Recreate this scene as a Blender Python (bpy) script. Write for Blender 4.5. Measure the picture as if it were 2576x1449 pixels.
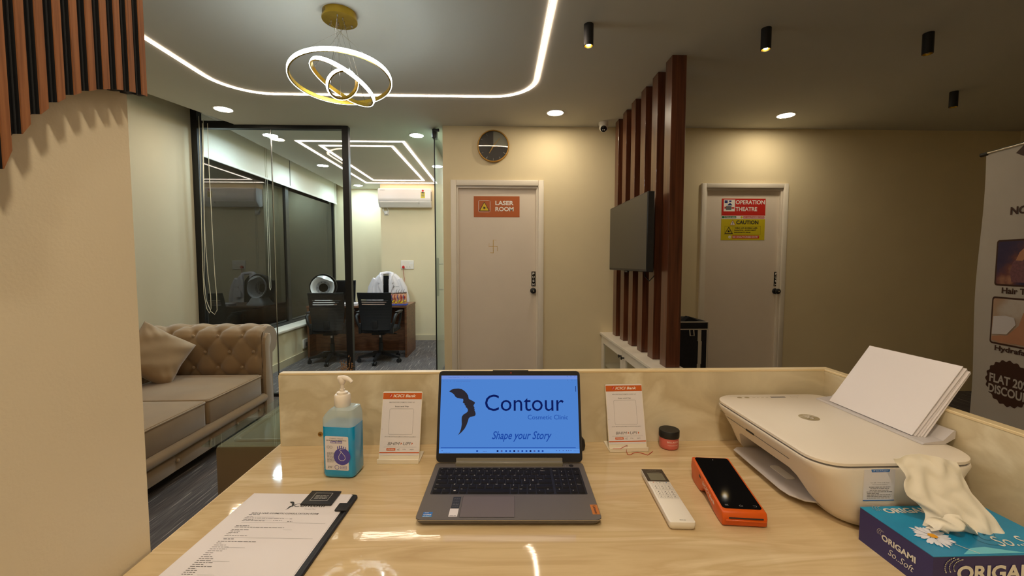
import bpy, bmesh, math, random
from mathutils import Vector, Matrix, noise as mnoise
random.seed(7)
for _o in list(bpy.data.objects):
    bpy.data.objects.remove(_o)
sc = bpy.context.scene
col = sc.collection

# ------------------------------------------------------------------ camera
F, PITCH, YAW, HC = 1070.0, math.atan(.06), math.radians(1.77), 1.38
cd = bpy.data.cameras.new('camera')
cd.sensor_width = 36.0
cd.sensor_fit = 'HORIZONTAL'
cd.lens = 36.0 * F / 2576.0
cd.clip_start = .02
cam = bpy.data.objects.new('camera', cd)
col.objects.link(cam)
cam.location = (0, 0, HC)
cam.rotation_euler = (math.pi / 2 - PITCH, 0, -YAW)
sc.camera = cam

# ------------------------------------------------------------------ world (night), exposure
w = bpy.data.worlds.new('night_sky')
sc.world = w
w.use_nodes = True
w.node_tree.nodes['Background'].inputs[0].default_value = (.012, .014, .02, 1)
w.node_tree.nodes['Background'].inputs[1].default_value = .3
sc.view_settings.view_transform = 'Standard'
sc.view_settings.look = 'None'
sc.view_settings.gamma = 1.0
sc.view_settings.use_curve_mapping = False
sc.view_settings.exposure = 0.03

# strengths of the room's lamps and of the two added downlights (used by their builders below)
L_DOWN_WARM, L_DOWN_ADDED, L_DOWN_COOL, L_STRIP, L_STRIP2, L_RING = 118.0, 270.0, 265.0, 28.0, 14.0, 28.0

# ------------------------------------------------------------------ photo pixel -> point on a known plane
_cp, _sp, _cy, _sy = math.cos(PITCH), math.sin(PITCH), math.cos(YAW), math.sin(YAW)
FW = Vector((_sy * _cp, _cy * _cp, -_sp))
RT = Vector((_cy, -_sy, 0))
UP = RT.cross(FW)
CAM = Vector((0, 0, HC))
def ray(x, y): return FW + RT * ((x - 1288) / F) - UP * ((y - 724.5) / F)
def oz(x, y, z):
    r = ray(x, y); return CAM + r * ((z - HC) / r.z)
def oy(x, y, Y):
    r = ray(x, y); return CAM + r * (Y / r.y)
def ox(x, y, X):
    r = ray(x, y); return CAM + r * (X / r.x)

# ------------------------------------------------------------------ materials
def lin(c):
    c = c / 255.0
    return c / 12.92 if c <= .04045 else ((c + .055) / 1.055) ** 2.4
def C(r, g, b): return (lin(r), lin(g), lin(b))
def node_mat(name):
    m = bpy.data.materials.new(name); m.use_nodes = True
    nt = m.node_tree
    return m, nt, nt.nodes['Principled BSDF']
def pm(name, c, rough=.5, metal=0.0, var=.0, scale=8.0, stretch=(1, 1, 1), bump=0.0, bscale=None, spec=.5,
       sheen=0.0, coat=0.0, emit=0.0, ecol=None, trans=0.0, sss=0.0, alpha=1.0):
    m, nt, b = node_mat(name)
    I = b.inputs
    I['Base Color'].default_value = (*c, 1)
    I['Roughness'].default_value = rough
    I['Metallic'].default_value = metal
    I['Specular IOR Level'].default_value = spec
    I['Sheen Weight'].default_value = sheen
    I['Coat Weight'].default_value = coat
    I['Transmission Weight'].default_value = trans
    I['Subsurface Weight'].default_value = sss
    if sss: I['Subsurface Radius'].default_value = (.01, .01, .01)
    if emit:
        I['Emission Color'].default_value = (*(ecol or c), 1)
        I['Emission Strength'].default_value = emit
    if var or bump:
        tc = nt.nodes.new('ShaderNodeTexCoord'); mp = nt.nodes.new('ShaderNodeMapping')
        mp.inputs['Scale'].default_value = stretch
        nt.links.new(tc.outputs['Object'], mp.inputs[0])
    if var:
        n = nt.nodes.new('ShaderNodeTexNoise'); n.inputs['Scale'].default_value = scale
        n.inputs['Detail'].default_value = 6
        nt.links.new(mp.outputs[0], n.inputs['Vector'])
        r = nt.nodes.new('ShaderNodeValToRGB')
        r.color_ramp.elements[0].position = .3; r.color_ramp.elements[1].position = .7
        r.color_ramp.elements[0].color = (*[x * (1 - var) for x in c], 1)
        r.color_ramp.elements[1].color = (*[min(1, x * (1 + var)) for x in c], 1)
        nt.links.new(n.outputs['Fac'], r.inputs[0]); nt.links.new(r.outputs[0], I['Base Color'])
    if bump:
        n2 = nt.nodes.new('ShaderNodeTexNoise'); n2.inputs['Scale'].default_value = bscale or scale * 6
        n2.inputs['Detail'].default_value = 4
        nt.links.new(mp.outputs[0], n2.inputs['Vector'])
        bp = nt.nodes.new('ShaderNodeBump'); bp.inputs['Strength'].default_value = bump
        bp.inputs['Distance'].default_value = .01
        nt.links.new(n2.outputs['Fac'], bp.inputs['Height']); nt.links.new(bp.outputs[0], I['Normal'])
    return m
def em(name, c, s):
    m = bpy.data.materials.new(name); m.use_nodes = True
    nt = m.node_tree; nt.nodes.clear()
    e = nt.nodes.new('ShaderNodeEmission'); o = nt.nodes.new('ShaderNodeOutputMaterial')
    e.inputs[0].default_value = (*c, 1); e.inputs[1].default_value = s
    nt.links.new(e.outputs[0], o.inputs[0])
    return m
def pane_mat(name, tint=(1, 1, 1), ior=1.5, rough=0.0, haze=0.0, hazecol=(1, 1, 1)):
    m = bpy.data.materials.new(name); m.use_nodes = True
    nt = m.node_tree; nt.nodes.clear(); N = nt.nodes.new; L = nt.links.new
    o = N('ShaderNodeOutputMaterial'); t = N('ShaderNodeBsdfTransparent'); g = N('ShaderNodeBsdfGlossy')
    mx = N('ShaderNodeMixShader'); lw = N('ShaderNodeLayerWeight'); lw.inputs[0].default_value = .5
    pw = N('ShaderNodeMath'); pw.operation = 'POWER'; pw.inputs[1].default_value = 5.0
    ma = N('ShaderNodeMath'); ma.operation = 'MULTIPLY_ADD'; f0 = ((ior - 1) / (ior + 1)) ** 2
    ma.inputs[1].default_value = 1 - f0; ma.inputs[2].default_value = f0
    L(lw.outputs['Facing'], pw.inputs[0]); L(pw.outputs[0], ma.inputs[0])
    t.inputs[0].default_value = (*tint, 1); g.inputs['Roughness'].default_value = rough
    L(ma.outputs[0], mx.inputs[0]); L(t.outputs[0], mx.inputs[1]); L(g.outputs[0], mx.inputs[2])
    last = mx
    if haze:
        d = N('ShaderNodeBsdfDiffuse'); d.inputs[0].default_value = (*hazecol, 1)
        m2 = N('ShaderNodeMixShader'); m2.inputs[0].default_value = haze
        L(mx.outputs[0], m2.inputs[1]); L(d.outputs[0], m2.inputs[2]); last = m2
    L(last.outputs[0], o.inputs[0])
    return m
def ramp_mat(name, stops, scale, stretch=(1, 1, 1), rot=(0, 0, 0), rough=.5, detail=8, distort=0.0, spec=.5, bump=0.0,
             bscale=20, bstretch=None, metal=0.0, coat=0.0, nrough=.5, sheen=0.0):
    m, nt, b = node_mat(name); N = nt.nodes.new; L = nt.links.new
    tc = N('ShaderNodeTexCoord'); mp = N('ShaderNodeMapping')
    mp.inputs['Scale'].default_value = stretch; mp.inputs['Rotation'].default_value = rot
    n = N('ShaderNodeTexNoise'); n.inputs['Scale'].default_value = scale; n.inputs['Detail'].default_value = detail
    n.inputs['Roughness'].default_value = nrough; n.inputs['Distortion'].default_value = distort
    r = N('ShaderNodeValToRGB'); cr = r.color_ramp
    while len(cr.elements) < len(stops): cr.elements.new(.5)
    for e, (p, c) in zip(cr.elements, stops): e.position = p; e.color = (*c, 1)
    L(tc.outputs['Object'], mp.inputs[0]); L(mp.outputs[0], n.inputs['Vector']); L(n.outputs['Fac'], r.inputs[0])
    L(r.outputs[0], b.inputs['Base Color'])
    b.inputs['Roughness'].default_value = rough; b.inputs['Specular IOR Level'].default_value = spec
    b.inputs['Metallic'].default_value = metal; b.inputs['Coat Weight'].default_value = coat
    b.inputs['Sheen Weight'].default_value = sheen
    if bump:
        mp2 = N('ShaderNodeMapping'); mp2.inputs['Scale'].default_value = bstretch or stretch
        n2 = N('ShaderNodeTexNoise'); n2.inputs['Scale'].default_value = bscale; n2.inputs['Detail'].default_value = 3
        bp = N('ShaderNodeBump'); bp.inputs['Strength'].default_value = bump; bp.inputs['Distance'].default_value = .002
        L(tc.outputs['Object'], mp2.inputs[0]); L(mp2.outputs[0], n2.inputs['Vector'])
        L(n2.outputs['Fac'], bp.inputs['Height']); L(bp.outputs[0], b.inputs['Normal'])
    return m

M = {}
M['wall'] = pm('wall_cream_paint', C(226, 210, 172), .75, var=.02, scale=3, bump=.05, bscale=220)
M['wall3'] = pm('wall_grey_cream_paint', C(192, 182, 156), .75, var=.02, scale=3)
M['wall2'] = pm('wall_beige_paint', C(236, 222, 192), .6, var=.02, scale=3, bump=.06, bscale=200)
M['ceil'] = pm('ceiling_paint', C(206, 203, 192), .85, var=.015, scale=2)
M['trimw'] = pm('white_trim_paint', C(232, 222, 205), .45, var=.015, scale=5)
M['door'] = pm('door_white_laminate', C(228, 214, 196), .5, var=.02, scale=4)
M['base'] = pm('skirting_cream', C(206, 192, 160), .5, var=.03, scale=4)
M['black'] = pm('black_metal', (.006, .006, .007), .42, var=.2, scale=10)
M['blackp'] = pm('black_plastic', (.010, .010, .011), .5, var=.2, scale=30)
M['blackg'] = pm('black_gloss', (.004, .004, .005), .08)
M['white'] = pm('white_plastic', C(236, 230, 220), .4, var=.01, scale=4)
M['glass'] = pane_mat('clear_glass', (.965, .985, .972), 1.45)
M['glassgreen'] = pane_mat('green_glass', (.90, .965, .94), 1.5)
M['glassedge'] = pm('glass_edge', C(110, 150, 135), .15, trans=.3)
M['winglass'] = pane_mat('night_window_glass', (.30, .33, .36), 1.8)
M['gold'] = pm('brushed_gold', C(196, 160, 60), .32, metal=1.0, var=.08, scale=20)
M['goldm'] = pm('gold_paint', C(176, 134, 62), .35, metal=.8, var=.08, scale=20)
M['chrome'] = pm('chrome', (.6, .6, .6), .2, metal=1.0)
M['greymet'] = pm('grey_metal', (.22, .22, .23), .4, metal=.8)
# carpet: dark grey, fine pale lines
def carpet():
    m, nt, b = node_mat('striped_grey_carpet'); N = nt.nodes.new; L = nt.links.new
    tc = N('ShaderNodeTexCoord')
    def lay(sx, sy, rot, sc_, det):
        mp = N('ShaderNodeMapping'); mp.inputs['Scale'].default_value = (sx, sy, 1); mp.inputs['Rotation'].default_value = (0, 0, rot)
        n = N('ShaderNodeTexNoise'); n.inputs['Scale'].default_value = sc_; n.inputs['Detail'].default_value = det
        L(tc.outputs['Object'], mp.inputs[0]); L(mp.outputs[0], n.inputs['Vector']); return n
    a = math.radians(14)
    n1 = lay(26, .9, a, 3.0, 2); n2 = lay(60, 1.6, a, 3.0, 2); n3 = lay(300, 300, 0, 3, 2); n4 = lay(1.2, 1.2, 0, 1.5, 3)
    def ramp(n, p0, p1, c0, c1):
        r = N('ShaderNodeValToRGB'); e = r.color_ramp.elements
        e[0].position, e[1].position = p0, p1; e[0].color = (*c0, 1); e[1].color = (*c1, 1); L(n.outputs['Fac'], r.inputs[0]); return r
    r1 = ramp(n1, .63, .67, (0, 0, 0), (1, 1, 1)); r2 = ramp(n2, .40, .62, C(98, 92, 92), C(126, 119, 116))
    r3 = ramp(n3, .35, .7, (.62, .62, .62), (1.15, 1.15, 1.15))
    mx = N('ShaderNodeMixRGB'); mx.inputs[2].default_value = (*C(178, 168, 158), 1)
    L(r1.outputs[0], mx.inputs[0]); L(r2.outputs[0], mx.inputs[1])
    mu = N('ShaderNodeMixRGB'); mu.blend_type = 'MULTIPLY'; mu.inputs[0].default_value = 1
    L(mx.outputs[0], mu.inputs[1]); L(r3.outputs[0], mu.inputs[2]); L(mu.outputs[0], b.inputs['Base Color'])
    b.inputs['Roughness'].default_value = .95; b.inputs['Specular IOR Level'].default_value = .1
    bp = N('ShaderNodeBump'); bp.inputs['Strength'].default_value = .4; bp.inputs['Distance'].default_value = .004
    L(n3.outputs['Fac'], bp.inputs['Height']); L(bp.outputs[0], b.inputs['Normal'])
    return m
M['carpet'] = carpet()
M['top'] = ramp_mat('counter_streaked_laminate', [(.25, C(188, 160, 118)), (.42, C(212, 188, 146)), (.52, C(202, 176, 134)), (.66, C(224, 203, 164)), (.85, C(196, 169, 127))],
                    2.2, (1.0, 9, 1), rough=.045, detail=8, distort=1.0, spec=.5, bump=.02, bscale=26, bstretch=(1.0, 4.5, 1))
M['riser'] = ramp_mat('riser_marble_laminate', [(.25, C(190, 176, 146)), (.42, C(214, 201, 170)), (.52, C(204, 189, 156)), (.62, C(228, 217, 190)), (.78, C(196, 179, 146))],
                      3.2, (1, 1, 1.6), rough=.3, detail=9, distort=1.3, spec=.35)
M['edge'] = pm('edge_band', C(226, 204, 160), .35, var=.04, scale=6)
M['louver'] = ramp_mat('dark_walnut_veneer', [(.3, C(66, 34, 20)), (.5, C(92, 50, 30)), (.7, C(110, 62, 38))], 4, (14, 14, .6), rough=.32, detail=8, spec=.5, coat=.25)
M['slat'] = ramp_mat('fluted_panel_teak', [(.3, C(120, 74, 42)), (.5, C(148, 94, 56)), (.7, C(164, 108, 66))], 6, (40, 40, 1.2), rough=.5, detail=8)
M['deskwood'] = ramp_mat('walnut_desk_laminate', [(.3, C(86, 54, 36)), (.5, C(108, 70, 46)), (.7, C(124, 82, 54))], 4, (2, 2, 12), rough=.4, detail=8)
M['velvet'] = pm('taupe_velvet', C(150, 121, 82), .75, var=.10, scale=5, bump=.05, bscale=300, sheen=.6)
M['velvet2'] = pm('taupe_velvet_light', C(160, 133, 96), .75, var=.10, scale=6, bump=.05, bscale=300, sheen=.6)
M['paper'] = pm('white_paper', C(226, 220, 222), .7, var=.01, scale=4)
M['ink'] = pm('print_black', (.02, .02, .022), .6)
M['inkg'] = pm('print_grey', (.16, .15, .15), .6)
M['inkw'] = pm('print_white', C(240, 234, 226), .6)
M['orange'] = pm('print_orange', C(206, 92, 30), .5, var=.05, scale=10)
M['red'] = pm('print_red', C(196, 34, 26), .5)

# ------------------------------------------------------------------ mesh building
WM = {}
class MB:
    def __init__(s): s.v = []; s.f = []
    def add(s, vs, fs):
        b = len(s.v); s.v += [Vector(p) for p in vs]; s.f += [tuple(i + b for i in q) for q in fs]; return s
    def box(s, x0, x1, y0, y1, z0, z1):
        if x0 > x1: x0, x1 = x1, x0
        if y0 > y1: y0, y1 = y1, y0
        if z0 > z1: z0, z1 = z1, z0
        return s.add([(x0, y0, z0), (x1, y0, z0), (x1, y1, z0), (x0, y1, z0), (x0, y0, z1), (x1, y0, z1), (x1, y1, z1), (x0, y1, z1)],
                     [(0, 3, 2, 1), (4, 5, 6, 7), (0, 1, 5, 4), (1, 2, 6, 5), (2, 3, 7, 6), (3, 0, 4, 7)])
    def quad(s, a, b, c, d): return s.add([a, b, c, d], [(0, 1, 2, 3)])
    def poly(s, pts): return s.add(pts, [tuple(range(len(pts)))])
    def bm(s, bm):
        bm.verts.index_update()
        return s.add([v.co.copy() for v in bm.verts], [tuple(v.index for v in f.verts) for f in bm.faces])
    def rbox(s, x0, x1, y0, y1, z0, z1, r=.01, seg=2):
        t = MB().box(x0, x1, y0, y1, z0, z1); bm = t.tobm()
        bmesh.ops.bevel(bm, geom=list(bm.edges), offset=r, segments=seg, profile=.5, affect='EDGES')
        s.bm(bm); bm.free(); return s
    def tobm(s):
        bm = bmesh.new(); vs = [bm.verts.new(p) for p in s.v]
        for q in s.f:
            try: bm.faces.new([vs[i] for i in q])
            except ValueError: pass
        bm.verts.index_update(); return bm
    def prism(s, pts, axis, a0, a1):          # pts 2-D polygon in the plane normal to axis ('x': (y,z), 'y': (x,z), 'z': (x,y))
        def mk(p, a):
            return {'x': (a, p[0], p[1]), 'y': (p[0], a, p[1]), 'z': (p[0], p[1], a)}[axis]
        n = len(pts)
        vs = [mk(p, a0) for p in pts] + [mk(p, a1) for p in pts]
        return s.add(vs, [tuple(range(n))[::-1], tuple(range(n, 2 * n))] + [(i, (i + 1) % n, n + (i + 1) % n, n + i) for i in range(n)])
    def rprism(s, pts, axis, a0, a1, r, seg=2):
        t = MB().prism(pts, axis, a0, a1); bm = t.tobm()
        bmesh.ops.recalc_face_normals(bm, faces=list(bm.faces))
        bmesh.ops.bevel(bm, geom=list(bm.edges), offset=r, segments=seg, profile=.5, affect='EDGES')
        s.bm(bm); bm.free(); return s
    def lathe(s, prof, c=(0, 0, 0), n=24, ax=(0, 0, 1), cap=True):
        ax = Vector(ax).normalized(); q = ax.to_track_quat('Z', 'Y'); c = Vector(c)
        vs = []
        for r, z in prof:
            for i in range(n):
                a = 2 * math.pi * i / n
                vs.append(c + q @ Vector((r * math.cos(a), r * math.sin(a), z)))
        fs = []
        for j in range(len(prof) - 1):
            for i in range(n):
                fs.append((j * n + i, j * n + (i + 1) % n, (j + 1) * n + (i + 1) % n, (j + 1) * n + i))
        if cap:
            if prof[0][0] > 1e-6: fs.append(tuple(range(n))[::-1])
            if prof[-1][0] > 1e-6: fs.append(tuple((len(prof) - 1) * n + i for i in range(n)))
        return s.add(vs, fs)
    def cyl(s, a, b, r, n=16, r2=None):
        a, b = Vector(a), Vector(b)
        return s.lathe([(r, 0), (r if r2 is None else r2, (b - a).length)], a, n, b - a)
    def sphere(s, c, r, n=12, sx=1, sy=1, sz=1):
        k = n // 2
        t = MB().lathe([(r * math.sin(math.pi * j / k) if 0 < j < k else 1e-7, -r * math.cos(math.pi * j / k)) for j in range(k + 1)], (0, 0, 0), n, cap=False)
        c = Vector(c)
        return s.add([c + Vector((p.x * sx, p.y * sy, p.z * sz)) for p in t.v], t.f)
    def tube(s, pts, r, n=8, closed=False, cap=True):
        P = [Vector(p) for p in pts]; m = len(P); rs = r if isinstance(r, (list, tuple)) else [r] * m
        vs = []; up = None
        for i in range(m):
            if closed: t = P[(i + 1) % m] - P[i - 1]
            else: t = P[min(i + 1, m - 1)] - P[max(i - 1, 0)]
            t.normalize()
            if up is None:
                up = Vector((0, 0, 1)) if abs(t.z) < .9 else Vector((1, 0, 0))
            b = t.cross(up); b.normalize(); up = b.cross(t); up.normalize()
            for k in range(n):
                a = 2 * math.pi * k / n
                vs.append(P[i] + (b * math.cos(a) + up * math.sin(a)) * rs[i])
        fs = []
        for i in range(m if closed else m - 1):
            j = (i + 1) % m
            for k in range(n): fs.append((i * n + k, i * n + (k + 1) % n, j * n + (k + 1) % n, j * n + k))
        if not closed and cap: fs += [tuple(range(n))[::-1], tuple((m - 1) * n + k for k in range(n))]
        return s.add(vs, fs)
    def grid(s, fn, nu, nv, cu=False, skip=None):
        vs = [fn(i / nu, j / nv) for j in range(nv + 1) for i in range(nu + (0 if cu else 1))]
        w_ = nu + (0 if cu else 1); fs = []
        for j in range(nv):
            for i in range(nu):
                if skip and skip(i, j): continue
                a = j * w_ + i; b = j * w_ + (i + 1) % w_
                fs.append((a, b, b + w_, a + w_))
        return s.add(vs, fs)
    def loft(s, rings, cap=True):              # rings: lists of equal length
        n = len(rings[0]); vs = [p for r_ in rings for p in r_]; fs = []
        for j in range(len(rings) - 1):
            for i in range(n): fs.append((j * n + i, j * n + (i + 1) % n, (j + 1) * n + (i + 1) % n, (j + 1) * n + i))
        if cap: fs += [tuple(range(n))[::-1], tuple((len(rings) - 1) * n + i for i in range(n))]
        return s.add(vs, fs)
    def solid(s, t):
        bm = s.tobm(); bmesh.ops.recalc_face_normals(bm, faces=list(bm.faces))
        bmesh.ops.solidify(bm, geom=list(bm.faces), thickness=t)
        s.v, s.f = [], []; s.bm(bm); bm.free(); return s
    def xf(s, mat):
        s.v = [mat @ p for p in s.v]; return s
def rrect(x0, x1, y0, y1, r, seg=5):
    out = []
    for cx, cy, a0 in ((x1 - r, y1 - r, 0), (x0 + r, y1 - r, 90), (x0 + r, y0 + r, 180), (x1 - r, y0 + r, 270)):
        for k in range(seg + 1):
            a = math.radians(a0 + 90 * k / seg); out.append((cx + r * math.cos(a), cy + r * math.sin(a)))
    return out
def world_of(p): return WM.get(p.name, Matrix.Identity(4)) if p else Matrix.Identity(4)
def obj(name, mb, mat, parent=None, smooth=None, local=False, label=None):
    me = bpy.data.meshes.new(name)
    vs = mb.v
    if parent and not local:
        inv = world_of(parent).inverted(); vs = [inv @ p for p in vs]
    me.from_pydata([tuple(p) for p in vs], [], mb.f)
    bm = bmesh.new(); bm.from_mesh(me)
    bmesh.ops.recalc_face_normals(bm, faces=list(bm.faces)); bm.to_mesh(me); bm.free()
    if smooth is not None:
        me.polygons.foreach_set('use_smooth', [True] * len(me.polygons))
        if smooth < 180: me.set_sharp_from_angle(angle=math.radians(smooth))
    me.materials.append(M[mat] if isinstance(mat, str) else mat)
    o = bpy.data.objects.new(name, me); col.objects.link(o)
    if parent:
        o.parent = parent; WM[o.name] = world_of(parent)
    else: WM[o.name] = Matrix.Identity(4)
    if label: o['label'] = label
    return o
def thing(name, label, cat, loc=(0, 0, 0), rz=0.0, group=None):
    o = bpy.data.objects.new(name, None); col.objects.link(o)
    o.empty_display_size = .05
    o.location = loc; o.rotation_euler = (0, 0, rz)
    WM[o.name] = Matrix.Translation(Vector(loc)) @ Matrix.Rotation(rz, 4, 'Z')
    return tag(o, label, cat, group)
def tag(o, label, cat, group=None):
    o['label'] = label; o['category'] = cat
    if group: o['group'] = group
    return o
def struct(name, mb, mat, smooth=None):
    o = obj(name, mb, mat, None, smooth); o['kind'] = 'structure'; return o
def dup(root, loc, rz=0.0, label=None, group=None):
    r = root.copy(); col.objects.link(r); r.location = loc; r.rotation_euler = (0, 0, rz)
    WM[r.name] = Matrix.Translation(Vector(loc)) @ Matrix.Rotation(rz, 4, 'Z')
    if label: r['label'] = label
    if group: r['group'] = group
    for ch in list(root.children):
        c = ch.copy(); col.objects.link(c); c.parent = r
        for g in list(ch.children):
            d = g.copy(); col.objects.link(d); d.parent = c
    return r
def cut(ob, mb):                                # boolean difference baked into the mesh
    me = bpy.data.meshes.new('cutter'); me.from_pydata([tuple(p) for p in mb.v], [], mb.f)
    c = bpy.data.objects.new('cutter', me); col.objects.link(c)
    c.matrix_world = world_of(ob)
    md = ob.modifiers.new('b', 'BOOLEAN'); md.operation = 'DIFFERENCE'; md.object = c; md.solver = 'EXACT'
    bpy.context.view_layer.update()
    dg = bpy.context.evaluated_depsgraph_get()
    nm = bpy.data.meshes.new_from_object(ob.evaluated_get(dg))
    ob.modifiers.clear(); ob.data = nm
    bpy.data.objects.remove(c)
    return ob

# ------------------------------------------------------------------ lettering (built-in font turned into flat mesh)
_tc = {}
def glyphs(s, bold=0.0, shear=0.0, sp=1.0):
    k = (s, bold, shear, sp)
    if k not in _tc:
        cu = bpy.data.curves.new('lettering', 'FONT'); cu.body = s; cu.size = 1; cu.offset = bold; cu.shear = shear
        cu.resolution_u = 3; cu.space_character = sp; cu.fill_mode = 'FRONT' if hasattr(cu, 'fill_mode') else cu.fill_mode
        o = bpy.data.objects.new('lettering', cu); col.objects.link(o)
        bpy.context.view_layer.update()
        me = bpy.data.meshes.new_from_object(o.evaluated_get(bpy.context.evaluated_depsgraph_get()))
        v = [(p.co.x, p.co.y) for p in me.vertices]; f = [tuple(p.vertices) for p in me.polygons]
        bpy.data.objects.remove(o); bpy.data.meshes.remove(me)
        xs = [p[0] for p in v] or [0]; ys = [p[1] for p in v] or [0]
        _tc[k] = (v, f, min(xs), max(xs), min(ys), max(ys))
    return _tc[k]
class Sheet:
    """flat print on a surface: origin, right and up vectors; everything of one (part, material) becomes one child mesh"""
    def __init__(s, parent, org, ux, uy, local=True, step=.00012):
        s.p = parent; s.o = Vector(org); s.ux = Vector(ux).normalized(); s.uy = Vector(uy).normalized()
        s.n = s.ux.cross(s.uy).normalized(); s.local = local; s.d = {}; s.step = step
    def at(s, x, y, k=1): return s.o + s.ux * x + s.uy * y + s.n * (s.step * k)
    def mb(s, part, mat):
        return s.d.setdefault((part, mat), MB())
    def rect(s, part, mat, x0, x1, y0, y1, k=1):
        s.mb(part, mat).quad(s.at(x0, y0, k), s.at(x1, y0, k), s.at(x1, y1, k), s.at(x0, y1, k)); return s
    def poly(s, part, mat, pts, k=1):
        s.mb(part, mat).poly([s.at(x, y, k) for x, y in pts]); return s
    def rrect(s, part, mat, x0, x1, y0, y1, r, k=1): return s.poly(part, mat, rrect(x0, x1, y0, y1, r), k)
    def disc(s, part, mat, x, y, r, k=1, n=24, ry=None):
        return s.poly(part, mat, [(x + r * math.cos(2 * math.pi * i / n), y + (ry or r) * math.sin(2 * math.pi * i / n)) for i in range(n)], k)
    def ring(s, part, mat, pts, w_, k=1, closed=True):
        n = len(pts); m = s.mb(part, mat)
        for i in range(n if closed else n - 1):
            a, b = Vector(pts[i]), Vector(pts[(i + 1) % n]); t = (b - a)
            if t.length < 1e-9: continue
            t.normalize(); q = Vector((-t.y, t.x)) * w_ / 2; t = t * w_ / 2
            m.quad(s.at(*(a - q - t), k), s.at(*(b - q + t), k), s.at(*(b + q + t), k), s.at(*(a + q - t), k))
        return s
    def txt(s, part, mat, t, x, y, w_=None, h=None, k=2, bold=0.0, shear=0.0, align='L', sp=1.0):
        v, f, a, b, c, d = glyphs(t, bold, shear, sp)
        W, H = max(b - a, 1e-6), max(d - c, 1e-6)
        if w_ is None: sx = sy = h / H
        elif h is None: sx = sy = w_ / W
        else: sx, sy = w_ / W, h / H
        off = {'L': 0, 'C': -W * sx / 2, 'R': -W * sx}[align]
        if part.endswith('lettering'): s.cnt = getattr(s, 'cnt', 0) + 1; part = (part, s.cnt)
        s.mb(part, mat).add([s.at(x + off + (p[0] - a) * sx, y + (p[1] - c) * sy, k) for p in v], f); return s
    def words(s, part, mat, x0, x1, y, h, k=2, fill=1.0, rnd=random):
        x = x0                                   # fine print too small to read: a row of short dashes, word by word
        while x < x0 + (x1 - x0) * fill:
            l = h * rnd.uniform(1.2, 4.5); e = min(x + l, x1)
            s.rect(part, mat, x, e, y, y + h * .62, k); x = e + h * .6
        return s
    def flush(s):
        for (part, mat), m in s.d.items(): obj(part if isinstance(part, str) else part[0], m, mat, s.p, None, s.local)
        s.d = {}
# ================================================================== STRUCTURE
ZC = 2.74            # false ceiling
YB = 4.343           # wall with the two doors
XL = -3.03           # left outer wall
YG = 4.40            # glass partition line
struct('floor', MB().box(-3.2, 5.7, -1.6, 8.3, -.12, 0), 'carpet')
cl = MB().prism([(XL, -1.6), (5.7, -1.6), (5.7, 4.45), (-.559, 4.45), (-.559, 8.2), (-2.83, 8.2), (-2.76, 4.47), (-2.605, 4.37), (-2.831, 3.605), (-3.0, 3.03), (XL, 2.95)], 'z', ZC, ZC + .05)
struct('ceiling', cl, 'ceil')
struct('ceiling_slab', MB().box(-3.25, -2.3, 2.5, 8.3, ZC + .22, ZC + .3), 'ceil')
wl = MB().box(-3.2, XL, -1.6, YG - .03, 0, ZC + .24)
struct('wall_left', wl, 'wall3')
# wall with the laser room and operation theatre doors
D1 = (oy(1148, 468, YB).x, oy(1354, 468, YB).x, 2.150)
D2 = (oy(1776, 474, YB).x, oy(1970, 474, YB).x, 2.140)
x0 = -.559
wb = MB()
for a, b, z0, z1 in ((x0, D1[0], 0, ZC), (D1[0], D1[1], D1[2], ZC), (D1[1], D2[0], 0, ZC), (D2[0], D2[1], D2[2], ZC), (D2[1], 5.7, 0, ZC)):
    wb.box(a, b, YB, YB + .12, z0, z1)
struct('wall_back', wb, 'wall')
struct('wall_right', MB().box(5.42, 5.55, -1.6, YB, 0, ZC), 'wall')
struct('wall_front', MB().box(-3.2, 5.7, -1.7, -1.6, 0, ZC), 'wall')
struct('trim_1', MB().box(oy(2570, 330, YB - .12).x, 5.42, YB - .12, YB - .001, 0, 2.5), 'trimw')
# consultation cabin
struct('wall_cabin_right', MB().box(-.56, -.45, YB + .12, 8.2, 0, ZC), 'wall')
struct('wall_cabin_back', MB().box(-2.06, -.56, 7.55, 8.2, 0, ZC).box(-3.2, -2.06, 8.05, 8.2, 0, ZC + .24), 'wall')
struct('wall_cabin_left', MB().box(-3.2, -2.83, YG + .03, 8.05, 0, .46).box(-3.2, -3.09, YG + .03, 8.05, ZC - .02, ZC + .24), 'wall')
struct('trim_2', MB().rbox(-3.08, -2.805, YG + .03, 8.05, .46, .492, .006), 'trimw', 40)
struct('baseboard_left', MB().box(-2.83, -2.815, YG + .03, 8.04, 0, .095), 'base')
struct('baseboard_back', MB().box(-2.06, -.56, 7.535, 7.55, 0, .095).box(-2.83, -2.06, 8.035, 8.05, 0, .095).box(-2.075, -2.06, 7.535, 8.05, 0, .095), 'base')
# outer windows (night outside), black frames
def window(name, y0, y1):
    z0, z1 = .492, ZC + .2
    fr = MB()
    for a, b in ((y0, y0 + .045), (y1 - .045, y1)): fr.box(-3.085, -3.04, a, b, z0, z1)
    fr.box(-3.085, -3.04, y0 + .045, y1 - .045, z0, z0 + .04).box(-3.085, -3.04, y0 + .045, y1 - .045, z1 - .04, z1)
    o = struct(name, fr, 'black')
    obj('pane', MB().box(-3.068, -3.060, y0 + .04, y1 - .04, z0 + .035, z1 - .035), 'winglass', o)
    return o
window('window_1', YG + .04, 6.27)
window('window_2', 6.27, 8.04)
# near left partition wall of the reception, ending beside the counter
struct('wall_reception', MB().box(-.95, -.606, -1.6, .73, 0, ZC), 'wall2')
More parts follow.
